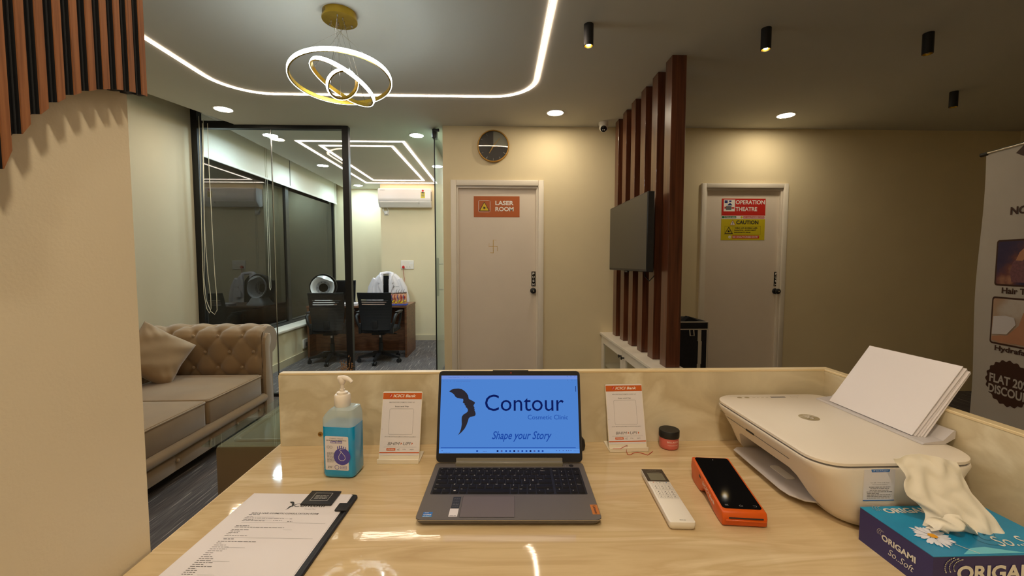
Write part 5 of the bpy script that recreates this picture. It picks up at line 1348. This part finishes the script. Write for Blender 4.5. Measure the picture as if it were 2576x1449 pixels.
# ================================================================== AC REMOTE
bl, br, fr_, fl = oz(1612, 1180, TZ + .017), oz(1665, 1180, TZ + .017), oz(1746, 1313, TZ + .017), oz(1690, 1315, TZ + .017)
c = (bl + br + fr_ + fl) / 4; dy = ((bl + br) / 2 - (fl + fr_) / 2); ang_ = math.atan2(dy.y, dy.x) - math.pi / 2
RWd, RL = .049, dy.length
rm = thing('remote_control', 'white air conditioner remote with a dark display end on the counter', 'remote', (c.x, c.y, TZ), ang_)
obj('casing', MB().loft([[Vector((x, y, z)) for x, y in rrect(-RWd / 2 + d, RWd / 2 - d, -RL / 2 + d, RL / 2 - d, .004, 3)] for z, d in ((.0005, .005), (.004, .0015), (.012, 0), (.0165, .0004), (.0172, .0012))]), 'white', rm, 40, True)
S = Sheet(rm, (-RWd / 2, -RL / 2, .0172), (1, 0, 0), (0, 1, 0), True, .0002)
M['rembrown'] = pm('remote_display_frame', C(54, 44, 40), .25); M['lcd'] = pm('lcd_grey', C(112, 108, 92), .3)
S.rect('display_frame', 'rembrown', .0008, RWd - .0008, RL * .72, RL - .0012, 1)
S.rect('lcd', 'lcd', RWd * .17, RWd * .86, RL * .745, RL * .90, 2); S.rect('lcd_top_line', 'lcd', RWd * .17, RWd * .80, RL * .915, RL * .922, 2)
S.txt('maker_name', 'lcd', 'HITACHI', RWd * .33, RL * .952, RWd * .33, None, 2)
rows_ = [(.66, .71), (.555, .64), (.445, .535), (.39, .43)]
for i, (y0, y1) in enumerate(rows_):
    for k in range(3):
        S.ring('button_outline', 'inkg', rrect(RWd * (.10 + .285 * k), RWd * (.10 + .285 * (k + 1)) - .0008, RL * y0, RL * y1, .001, 2), .00025, 2)
        for n in range(2 if i in (1, 2) else 1):
            yy = RL * (y0 + (y1 - y0) * (.62 - .45 * n if i in (1, 2) else .5))
            S.words('button_print', 'inkg', RWd * (.16 + .285 * k), RWd * (.33 + .285 * k), yy - .001, .0012, 3); S.disc('button_symbol', ('orange', 'inkg', 'intel')[k] if i == 0 else 'inkg', RWd * (.235 + .285 * k), yy + .003, .0013, 3, 10)
S.words('foot_print', 'inkg', RWd * .42, RWd * .66, RL * .03, .0016, 2)
S.flush()

# ================================================================== CARD TERMINAL
M['posorange'] = pm('terminal_orange', C(212, 88, 10), .4, var=.02, scale=20)
M['posscreen'] = pm('terminal_screen', (.004, .004, .005), .05, spec=.12)
bl, br = oz(1740, 1150, TZ + .052), oz(1832, 1150, TZ + .052); fl, fr_ = oz(1822, 1290, TZ + .030), oz(1924, 1284, TZ + .030)
c = (bl + br + fl + fr_) / 4; dy = ((bl + br) / 2 - (fl + fr_) / 2); ang_ = math.atan2(dy.y, dy.x) - math.pi / 2
PW = ((br - bl).length + (fr_ - fl).length) / 2 - .001; PL = math.hypot(dy.x, dy.y)
ps = thing('card_terminal', 'orange handheld card payment terminal with a black touch screen', 'card terminal', (c.x, c.y, TZ), ang_)
L2 = PL / 2
profp = [(L2, .052), (L2 + .004, .030), (L2 - .004, .004), (L2 - .02, 0), (L2 - .052, 0), (L2 - .066, .006), (L2 - .074, .016), (L2 - .085, .018), (-L2 + .04, .002), (-L2 + .02, 0), (-L2 - .002, .002), (-L2 - .004, .018), (-L2, .029)]
obj('shell', MB().rprism(profp, 'x', -PW / 2, PW / 2, .0032, 3), 'posorange', ps, 50, True)
tl_ = math.atan2(.052 - .029, PL)
n_ = Vector((0, -math.sin(tl_), math.cos(tl_)))
S = Sheet(ps, Vector((-PW / 2, -L2, .029)) + n_ * .0003, (1, 0, 0), (0, math.cos(tl_), math.sin(tl_)), True, .0003)
PLs = math.hypot(PL, .023)
S.rrect('touch_screen', 'posscreen', .0045, PW - .0045, .008, PLs - .004, .006, 1)
for k, x in enumerate((.18, .5, .82)):
    X = PW * x; Y = .015
    if k == 0:
        for j in range(3): S.rect('nav_icons', 'inkg', X - .003, X + .003, Y + j * .0016, Y + j * .0016 + .0008, 2)
    elif k == 1: S.ring('nav_icons', 'inkg', [(X - .003, Y), (X + .003, Y), (X + .003, Y + .002), (X, Y + .004), (X - .003, Y + .002)], .0007, 2)
    else: S.ring('nav_icons', 'inkg', [(X - .003, Y), (X + .002, Y), (X + .003, Y + .002), (X + .002, Y + .0035), (X - .003, Y + .0035)], .0007, 2, False)
S.disc('camera_dot', 'inkg', PW * .52, PLs - .012, .0014, 2, 10); S.flush()
S = Sheet(ps, (-PW / 2 - .0003, 0, 0), (0, -1, 0), (0, 0, 1), True, .0002)
v0 = -L2 + PL * .62
S2 = Sheet(ps, (-PW / 2 - .0002, L2 - PL * .42, .033), Vector((0, -math.cos(tl_), -math.sin(tl_))), Vector((0, -math.sin(tl_), math.cos(tl_))), True, .0002)
S2.txt('side_lettering', 'inkw', 'ICICI Bank', .006, -.007, .062, .008, 1, .01, .15); S2.poly('side_emblem', 'inkw', [(0, -.008), (.0025, -.008), (.004, .002), (.0015, .002)], 1)
S2.rrect('side_button', 'blackp', -.024, -.012, -.004, .0015, .002, 1); S2.flush()
obj('card_slot', MB().box(-PW * .36, PW * .40, -L2 - .0048, -L2 - .0030, .0175, .0195), 'ink', ps, None, True)
obj('slot_ledge', MB().rbox(-PW * .44, PW * .46, -L2 - .0058, -L2 - .003, .012, .0155, .001, 1), 'posorange', ps, 40, True)
obj('side_grip', MB().rbox(PW / 2 - .001, PW / 2 + .0022, -.03, .035, .018, .030, .001, 1), 'posorange', ps, 40, True)
# ================================================================== PRINTER
M['prwhite'] = pm('printer_white', C(232, 222, 208), .42, var=.01, scale=5)
M['prgrey'] = pm('printer_grey', C(196, 190, 190), .45)
M['prlogo'] = pm('printer_logo_silver', C(168, 152, 118), .3, metal=.3)
PX0, PX1, PY0, PY1, PZ = .580, .896, .728, 1.130, .138          # top outline and height over the counter
pr = thing('inkjet_printer', 'white home inkjet printer along the side riser of the counter', 'printer', (.73, .93, TZ))
def pring(z, dl, dr, dn, df, r): return [Vector((x, y, TZ + z)) for x, y in rrect(PX0 + dl, PX1 - dr, PY0 + dn, PY1 - df, r, 8)]
body = obj('body', MB().loft([pring(.002, .082, .06, .030, .022, .05), pring(.006, .070, .05, .018, .012, .05), pring(.030, .052, .04, .004, .006, .05), pring(.065, .036, .03, 0, .004, .052), pring(.105, .012, .012, 0, .001, .054), pring(.122, .001, 0, 0, 0, .055), pring(.126, .0015, .001, .001, .001, .055)]), 'prwhite', pr, 50)
# paper exit: recess in the left face
cutm = MB().prism([(.800, TZ + .012), (.812, TZ + .016), (.842, TZ + .058), (.86, TZ + .066), (1.04, TZ + .066), (1.052, TZ + .060), (1.075, TZ + .014), (1.06, TZ + .012)], 'x', PX0 - .05, .735)
cutm = cutm.xf(world_of(body).inverted())
bm_ = cutm.tobm(); bmesh.ops.recalc_face_normals(bm_, faces=list(bm_.faces)); c2 = MB().bm(bm_); bm_.free()
cut(body, c2)
obj('exit_floor', MB().box(.66, .74, .815, 1.062, TZ + .0125, TZ + .0145), 'prgrey', pr)
obj('exit_back', MB().box(.728, .734, .815, 1.062, TZ + .014, TZ + .064), 'blackp', pr)
tr_ = [(.742, .81), (.742, 1.066), (.622, 1.070), (.606, 1.056), (.600, .866), (.604, .842), (.622, .818), (.65, .81)]
tray = obj('output_tray', MB().rprism([(x, y) for x, y in tr_], 'z', TZ + .014, TZ + .0175, .0012, 1), 'prgrey', pr, 40)
obj('tray_finger_pad', MB().rprism(rrect(.640, .662, .90, .965, .008, 3), 'z', TZ + .0176, TZ + .0188, .0004, 1), 'white', tray)
obj('lid_gap', MB().loft([pring(.1262, .006, .003, .006, .004, .05), pring(.1300, .006, .003, .006, .004, .05)], False), 'inkg', pr, 40)
lid_ = obj('scanner_lid', MB().loft([pring(.1290, .0055, .001, .006, .001, .052), pring(.1300, .0035, 0, .004, 0, .053), pring(.1350, .0035, 0, .004, 0, .053), pring(PZ, .009, .004, .010, .004, .048)]), 'prwhite', pr, 50)
S = Sheet(lid_, (PX0, PY1, TZ + PZ), (0, -1, 0), (1, 0, 0), False, .0003)
# logo: disc with two slanted letters
lc = oz(2035, 1050, TZ + PZ); u0, v0 = PY1 - lc.y, lc.x - PX0
S2 = Sheet(lid_, (lc.x, lc.y, TZ + PZ), (0, -1, 0), (1, 0, 0), False, .0003)
S2.disc('maker_logo', 'prlogo', 0, 0, .021, 1, 40)
def sl(x, y): return (x + y * .36, y)
for pts_ in ([(-.012, -.006), (-.0095, -.006), (-.0095, .019), (-.012, .019)], [(-.0095, .003), (-.003, .003), (-.003, .0055), (-.0095, .0055)], [(-.0055, -.006), (-.003, -.006), (-.003, .0055), (-.0055, .0055)],
             [(.001, -.019), (.0035, -.019), (.0035, .0055), (.001, .0055)], [(.0035, .003), (.010, .003), (.010, .0055), (.0035, .0055)], [(.0075, -.006), (.010, -.006), (.010, .0055), (.0075, .0055)], [(.0035, -.006), (.010, -.006), (.010, -.0035), (.0035, -.0035)]):
    S2.poly('maker_letters', 'prwhite', [sl(*q) for q in pts_], 2)
S2.flush()
# control strip at the far end
S = Sheet(lid_, (PX0, PY1, TZ + PZ), (1, 0, 0), (0, 1, 0), False, .0003)
for x, w_, mt in ((.065, .007, 'prlogo'), (.085, .007, 'prlogo')): S.disc('control_button', mt, x, -.028, .0065, 1, 20, .005)
S.rect('control_display', 'inkg', .150, .190, -.031, -.024, 1)
for x in (.10, .112, .124, .136): S.words('control_print', 'prlogo', x, x + .008, -.029, .003, 1)
S.ring('control_print', 'prlogo', rrect(.205, .222, -.032, -.024, .002, 3), .0006, 1)
S.rect('control_groove', 'prgrey', .045, .235, -.018, -.0165, 1)
S.flush()
# front access door line and latch
fx0 = lambda z: PX0 + (.012 + (.105 - z) * .6 if z < .105 else .001 + (.122 - z) * .65)
obj('door_seam', MB().box(fx0(.098) - .0004, fx0(.098) + .003, .835, 1.075, TZ + .0965, TZ + .0972), 'inkg', pr)
obj('door_latch', MB().box(fx0(.100) - .0006, fx0(.100) + .003, .955, .985, TZ + .0962, TZ + .1035), 'ink', pr)
obj('model_print', MB().box(fx0(.105) - .0005, fx0(.105) + .002, 1.075, 1.10, TZ + .104, TZ + .1045), 'prlogo', pr)
# service sticker on the near end
S = Sheet(pr, oy(2170, 1260, PY0 - .0006), (1, 0, 0), (0, 0, 1), False, .0002)
A, B = oy(2170, 1260, PY0), oy(2258, 1180, PY0)
W, H = B.x - A.x - .004, B.z - A.z
S.rect('service_sticker', 'paper', 0, W, 0, H, 1); M['stickblue'] = pm('sticker_royal', C(40, 110, 190), .5)
S.rect('sticker_band', 'stickblue', 0, W, 0, H * .025, 2); S.poly('sticker_header', 'stickblue', [(W * .25, H * .91), (W * .80, H * .91), (W * .83, H), (W * .22, H)], 2)
S.txt('sticker_lettering', 'inkw', 'HP Sales & Support', W * .27, H * .93, W * .5, H * .045, 3, .01)
S.txt('sticker_lettering', 'inkg', 'Scan QR - Order Ink & Toner', W * .22, H * .56, W * .6, H * .035, 3); S.txt('sticker_lettering', 'inkg', 'Get Customer Support', W * .28, H * .50, W * .48, H * .035, 3)
for i, (a_, b_) in enumerate(((.18, .86), (.22, .82), (.2, .8), (.1, .92), (.12, .5), (.12, .9), (.12, .88), (.12, .85))): S.words('sticker_print', 'inkg', W * a_, W * b_, H * (.43 - .05 * i), H * .028, 3)
S.flush()
# rear feed
obj('paper_feed', MB().prism([(PX1 - .055, TZ + .1385), (PX1 - .008, TZ + .1385), (.908, TZ + .150), (.9085, TZ + .165), (.904, TZ + .165), (PX1 - .012, TZ + .146), (PX1 - .05, TZ + .1415)], 'y', .80, 1.085), 'prgrey', pr)
# sheets standing in the feed, leaning back over the riser
cs = [oz(2120, 1000, 1.024), oz(2362, 1098, 1.024)]
for k in range(5):
    b0 = Vector((.862 + .0035 * k, 1.058 - .002 * k, TZ + .142)); b1 = Vector((.862 + .0035 * k, .838 - .004 * k, TZ + .142))
    b0 = Vector((.852 + .004 * k, 1.052, TZ + .1435)); b1 = Vector((.852 + .004 * k, .832, TZ + .1435))
    up_ = Vector((.100, 0, .143)) * (1.0 + .0 * k); sh = Vector((0, .003 * k if k < 4 else .012, 0))
    up2 = up_ * (1 - .02 * k)
    m = MB().add([b0 + sh, b1 - sh * .3 - Vector((0, .002 * k, 0)), b1 + up2 - Vector((0, .002 * k + .003 * (k % 2), 0)), b0 + up2 + sh], [(0, 1, 2, 3)]).solid(.0012)
    tag(obj('paper_sheet', m, 'paper'), ('frontmost white sheet in the printer feed, facing the printer lid', 'white sheet just behind the frontmost one in the printer feed', 'middle white sheet of the papers in the printer feed', 'white sheet just before the rearmost one in the printer feed', 'rearmost white sheet in the printer feed, nearest the side riser')[k], 'paper', 'sheets in the printer feed')

# ================================================================== TISSUE BOX
M['tealtop'] = ramp_mat('tissue_box_teal', [(.3, C(8, 124, 172)), (.55, C(14, 142, 192)), (.75, C(30, 160, 206))], 6, rough=.35)
M['indigo'] = pm('tissue_box_indigo', C(44, 38, 100), .4, var=.05, scale=10)
M['silver'] = pm('print_silver', C(222, 220, 212), .4)
M['swirl'] = pm('print_dark_teal', C(14, 92, 122), .4)
M['petal'] = pm('petal_white', C(226, 228, 240), .6, var=.08, scale=80)
M['pollen'] = pm('daisy_centre', C(226, 160, 30), .6)
BX0, BX1, BY0, BY1, BZ = .650, .872, .592, .7215, .0605
bx = thing('tissue_box', 'blue tissue box with a daisy and silver lettering on the counter', 'tissue box', (BX0, BY0, TZ))
W, D = BX1 - BX0, BY1 - BY0
obj('carton', MB().box(0, W, 0, D, 0, BZ - .001), 'indigo', bx, None, True)
obj('carton_top', MB().box(-.0004, W + .0004, -.0004, D + .0004, BZ - .001, BZ), 'tealtop', bx, None, True)
def brand(S, x, y, w_, mat='silver', k=2):
    h = w_ * .155
    for i in range(3):
        a = [(x + w_ * (.02 + .045 * i) + w_ * .11 * (1 - math.cos(q_)) , y + h * .9 + w_ * .10 * math.sin(q_) * (1 - .1 * i)) for q_ in [math.pi * j / 10 * .62 - .55 for j in range(11)]]
        a = [(px_ - w_ * .02, py_) for px_, py_ in a]
        S.ring('brand_swirl', mat, a, w_ * .010, k, False)
    S.txt('brand_lettering', mat, 'ORIGAMI', x + w_ * .13, y, w_ * .87, h, k, .035)
S = Sheet(bx, (0, 0, 0), (1, 0, 0), (0, 0, 1), True, .0003)             # long front
brand(S, .018, .022, .150); S.txt('script_lettering', 'silver', 'So..Soft', .075, .006, .06, .011, 2, 0, .35); S.flush()
S = Sheet(bx, (0, D, 0), (0, -1, 0), (0, 0, 1), True, .0003)            # short left end
brand(S, .036, .030, .068); S.txt('script_lettering', 'silver', 'So..Soft', .058, .013, .044, .011, 2, 0, .35); S.flush()
S = Sheet(bx, (0, 0, BZ), (1, 0, 0), (0, 1, 0), True, .0003)            # top
brand(S, .018, D * .83, .10)
S.txt('script_lettering', 'silver', 'So..Soft', .128, .018, .085, .024, 2, 0, .35)
def boxpix(x, y):
    p = oz(x, y, TZ + BZ); return (p.x - BX0, p.y - BY0)
dc_ = boxpix(2346, 1350)
rd = random.Random(5)
for i in range(26):
    a = 2 * math.pi * i / 26 + rd.uniform(-.08, .08); L_ = .027 * rd.uniform(.85, 1.1); d = Vector((math.cos(a), math.sin(a))); n = Vector((-d.y, d.x))
    c_ = Vector(dc_); pts_ = [c_ + d * .004, c_ + d * L_ * .5 + n * .0028, c_ + d * L_ * .85 + n * .0024, c_ + d * L_, c_ + d * L_ * .85 - n * .0024, c_ + d * L_ * .5 - n * .0028]
    S.poly('daisy_petal', 'petal', [tuple(q) for q in pts_], 2 + (i % 3))
S.disc('daisy_centre', 'pollen', dc_[0], dc_[1], .0062, 6, 20)
S.ring('daisy_stem', 'silver', [(dc_[0] + .016, dc_[1] - .02), (dc_[0] + .03, -.0 + .004)], .0014, 2, False)
for ph in range(5):
    S.ring('swirl_print', 'swirl', [(.125 + .012 * ph + .018 * math.cos(q * .5 + ph), .035 + .012 * ph + .014 * math.sin(q * .5 + ph * 1.7)) for q in range(11)], .0009, 1, False)
M['ice'] = pm('print_ice', C(110, 200, 220), .4)
S.poly('ice_print', 'ice', [(.05, .003), (.075, .016), (.10, .018), (.125, .010), (.15, .003)], 1)
S.flush()
ov = (boxpix(2420, 1327)); ocx, ocy = ov[0] + .012, ov[1] + .004
obj('opening_film', MB().lathe([(.048, BZ + .0002), (.048, BZ + .0006), (.001, BZ + .0006)], (0, 0, 0), 40).xf(Matrix.Translation((ocx, ocy, 0)) @ Matrix.Diagonal((1, .36, 1, 1))), 'paper', bx, None, True)
# tissue pulled up out of the slot
M['tissue'] = pm('tissue_paper', C(238, 232, 218), .9, bump=.1, bscale=60, sss=.0)
bot0, bot1 = oz(2318, 1322, TZ + BZ), oz(2522, 1336, TZ + BZ)
yT = .700
tl0, tl1 = oy(2243, 1152, yT), oy(2408, 1164, yT - .012)
mid0, mid1 = oy(2290, 1232, .682), oy(2452, 1245, .672)
def tis(u, v):
    if v < .5:
        f = v / .5; a = bot0.lerp(mid0, f); b = bot1.lerp(mid1, f)
    else:
        f = (v - .5) / .5; a = mid0.lerp(tl0, f); b = mid1.lerp(tl1, f)
    bulge = math.sin(math.pi * min(1, v * 1.15)) * .008
    a = a + Vector((.012 * math.sin(v * 9) * (1 if v < .7 else .2), 0, 0))
    p = a.lerp(b, u)
    fold = (.008 * math.sin(u * 9 + v * 2.0) + .003 * math.sin(u * 21 - v * 6)) * (1 - .8 * v)
    p.y += -fold - .012 * math.sin(math.pi * u) * (1 - v) + .004 * mnoise.noise(Vector((u * 6, v * 6, 0)))
    p.z += .010 * math.sin(math.pi * u) * v * v + .006 * mnoise.noise(Vector((u * 4, v * 3, 7)))
    if v < .12: p.z -= .004 * (1 - v / .12)
    return p
ts = tag(obj('tissue', MB().grid(tis, 54, 44).solid(.0006), 'tissue', None, 70), 'white tissue pulled up out of the blue tissue box', 'tissue')
def crump(u, v):
    x = bot0.x - .004 + (bot1.x - bot0.x) * .62 * u; p = Vector((x, .655 - .010 * math.sin(math.pi * u), TZ + BZ + .001))
    p += Vector((0, -.012 * math.sin(math.pi * v), .030 * v * math.sin(math.pi * min(1, u * .9 + .1)))) + Vector((.004 * math.sin(v * 9 + u * 5), .004 * math.sin(u * 17 + v * 7), .003 * math.sin(u * 13)))
    return p
obj('crumpled_edge', MB().grid(crump, 30, 14).solid(.0006), 'tissue', ts, 70)

# ================================================================== CLIPBOARD
tlp, trp = oz(640, 1241, TZ + .006), oz(897, 1244, TZ + .006)
ca = math.atan2(trp.y - tlp.y, trp.x - tlp.x)
cw = (trp - tlp).length
M['leather'] = pm('black_leatherette', (.012, .012, .014), .5, var=.15, scale=60, bump=.1, bscale=300)
CO = Vector((tlp.x, tlp.y, TZ))
# origin at the top left corner; x to the right, y down the board is negative
cbn = thing('clipboard', 'black clipboard holding a form at the left end of the counter', 'clipboard', (CO.x, CO.y, TZ), ca)
CH = .335
obj('board', MB().loft([[Vector((x, y, z)) for x, y in rrect(-.003 + d, cw + .003 - d, -CH + d, .003 - d, .008, 4)] for z, d in ((.0004, .0015), (.001, 0), (.0042, 0), (.0048, .0012))]), 'leather', cbn, 40, True)
obj('edge_roll', MB().tube([(cw + .001, -.006, .0035), (cw + .001, -CH + .006, .0035)], .0034, 8), 'leather', cbn, 60, True)
fm = thing('consultation_form', 'white printed consultation form clipped on the black clipboard', 'form', (CO.x, CO.y, TZ + .005), ca)
PWd = cw - .010
obj('form_sheet', MB().box(-.001, PWd, -.297, .0005, 0, .0009), 'paper', fm, None, True)
for k in range(2): obj('under_sheet', MB().box(.001 + .001 * k, PWd - .0015 * k + .002, -.2975, -.001, -.0001 - .0002 * (k + 1) + .0004, -.0002 * (k + 1) + .0005), 'paper', fm, None, True)
FM = Matrix.Translation(CO) @ Matrix.Rotation(ca, 4, 'Z'); FI = FM.inverted()
def fpix(x, y):
    p = FI @ oz(x, y, TZ + .0059); return p.x, p.y
S = Sheet(fm, (0, 0, .0009), (1, 0, 0), (0, 1, 0), True, .00012)
def zf(x, y): return fpix(380 + x / 4.770, 1220 + y / 4.770)      # from the zoomed view of the form
a, b = zf(1560, 300), zf(1672, 200)
hL = b[1] - a[1]; S.poly('face_logo', 'ink', [(a[0] + .002 + x * hL / LOGO_H * .95, a[1] + y * hL / LOGO_H) for x, y in LOGO], 2)
a = zf(1702, 262); b = zf(2000, 215); S.txt('brand_lettering', 'ink', 'Contour', a[0], a[1], .068, .011, 2)
a = zf(1840, 290); b = zf(1985, 278); S.txt('clinic_lettering', 'inkg', 'Cosmetic Clinic', a[0], a[1] - .001, b[0] - a[0], .003, 2)
a, b = zf(1216, 330), zf(1996, 362); S.txt('title_lettering', 'ink', 'SKIN & HAIR COSMETIC CONSULTATION FORM', a[0], (a[1] + b[1]) / 2 - .0015, b[0] - a[0], .0046, 2, .012)
rw = random.Random(11)
def line(x0, y0, x1, fill=1.0, h=.0021, mat='inkg'):
    a = zf(x0, y0); b = zf(x1, y0 + (x1 - x0) * .05)
    S.words('form_print', mat, a[0], b[0], a[1], h, 2, fill, rw)
def rule(x0, y0, x1):
    a = zf(x0, y0); b = zf(x1, y0); S.rect('form_rule', 'inkg', a[0], b[0], a[1], a[1] + .0004, 2)
line(1170, 358, 1298, h=.0024, mat='ink'); line(1145, 382, 1215); rule(1215, 385, 1480); line(1492, 402, 1590); rule(1600, 408, 1650); line(1660, 412, 1690)
line(1120, 398, 1505); line(1105, 415, 1215); rule(1215, 420, 1450); line(1462, 432, 1565); line(1630, 442, 1690); line(1088, 432, 1350, mat='ink'); rule(1080, 450, 2100)
line(1015, 490, 1170, mat='ink'); line(998, 508, 1580); rule(1580, 540, 1690); line(965, 538, 1160, mat='ink'); line(950, 556, 1065); line(925, 575, 1040); line(900, 592, 950); line(878, 610, 1145); rule(865, 632, 1950)
line(865, 650, 985, h=.0024, mat='ink'); line(800, 680, 1240, mat='ink')
for i in range(17):
    y = 700 + i * (1075 - 700) / 16; x = 780 - i * (780 - 360) / 16
    line(x, y, x + (60, 140, 190, 195, 170, 90, 85, 130, 165, 165, 210, 130, 260, 95, 130, 135, 130)[i])
    if i in (2, 9, 16): rule(x + 190, y + 6, x + 400)
S.flush()
# magnetic clip and pen loop
ax0, ay0 = fpix(750, 1274); ax1, ay1 = fpix(837, 1239)
kl, kr = fpix(757, 1273), fpix(836, 1240)
cm = obj('magnet_clip', MB().rbox(kl[0] - .002, kl[0] + .062, kl[1], .006, .0068, .0105, .0015, 2), 'leather', cbn, 40, True)
S = Sheet(cm, (kl[0] - .002, kl[1], .0106), (1, 0, 0), (0, 1, 0), True, .0002)
cwid, chei = .064, .006 - kl[1]
S.ring('clip_frame', 'silver', [(.014, .012), (cwid - .014, .012), (cwid - .014, chei - .010), (.014, chei - .010)], .0006, 1)
for k in range(3): S.words('clip_print', 'silver', .019, cwid - .018, chei * (.58 - .10 * k), .0022, 2)
S.flush()
pl_ = fpix(858, 1278)
obj('pen_loop', MB().rbox(cw - .020, cw + .005, pl_[1] - .014, pl_[1] + .012, .0062, .0105, .002, 2), 'leather', cbn, 40, True)
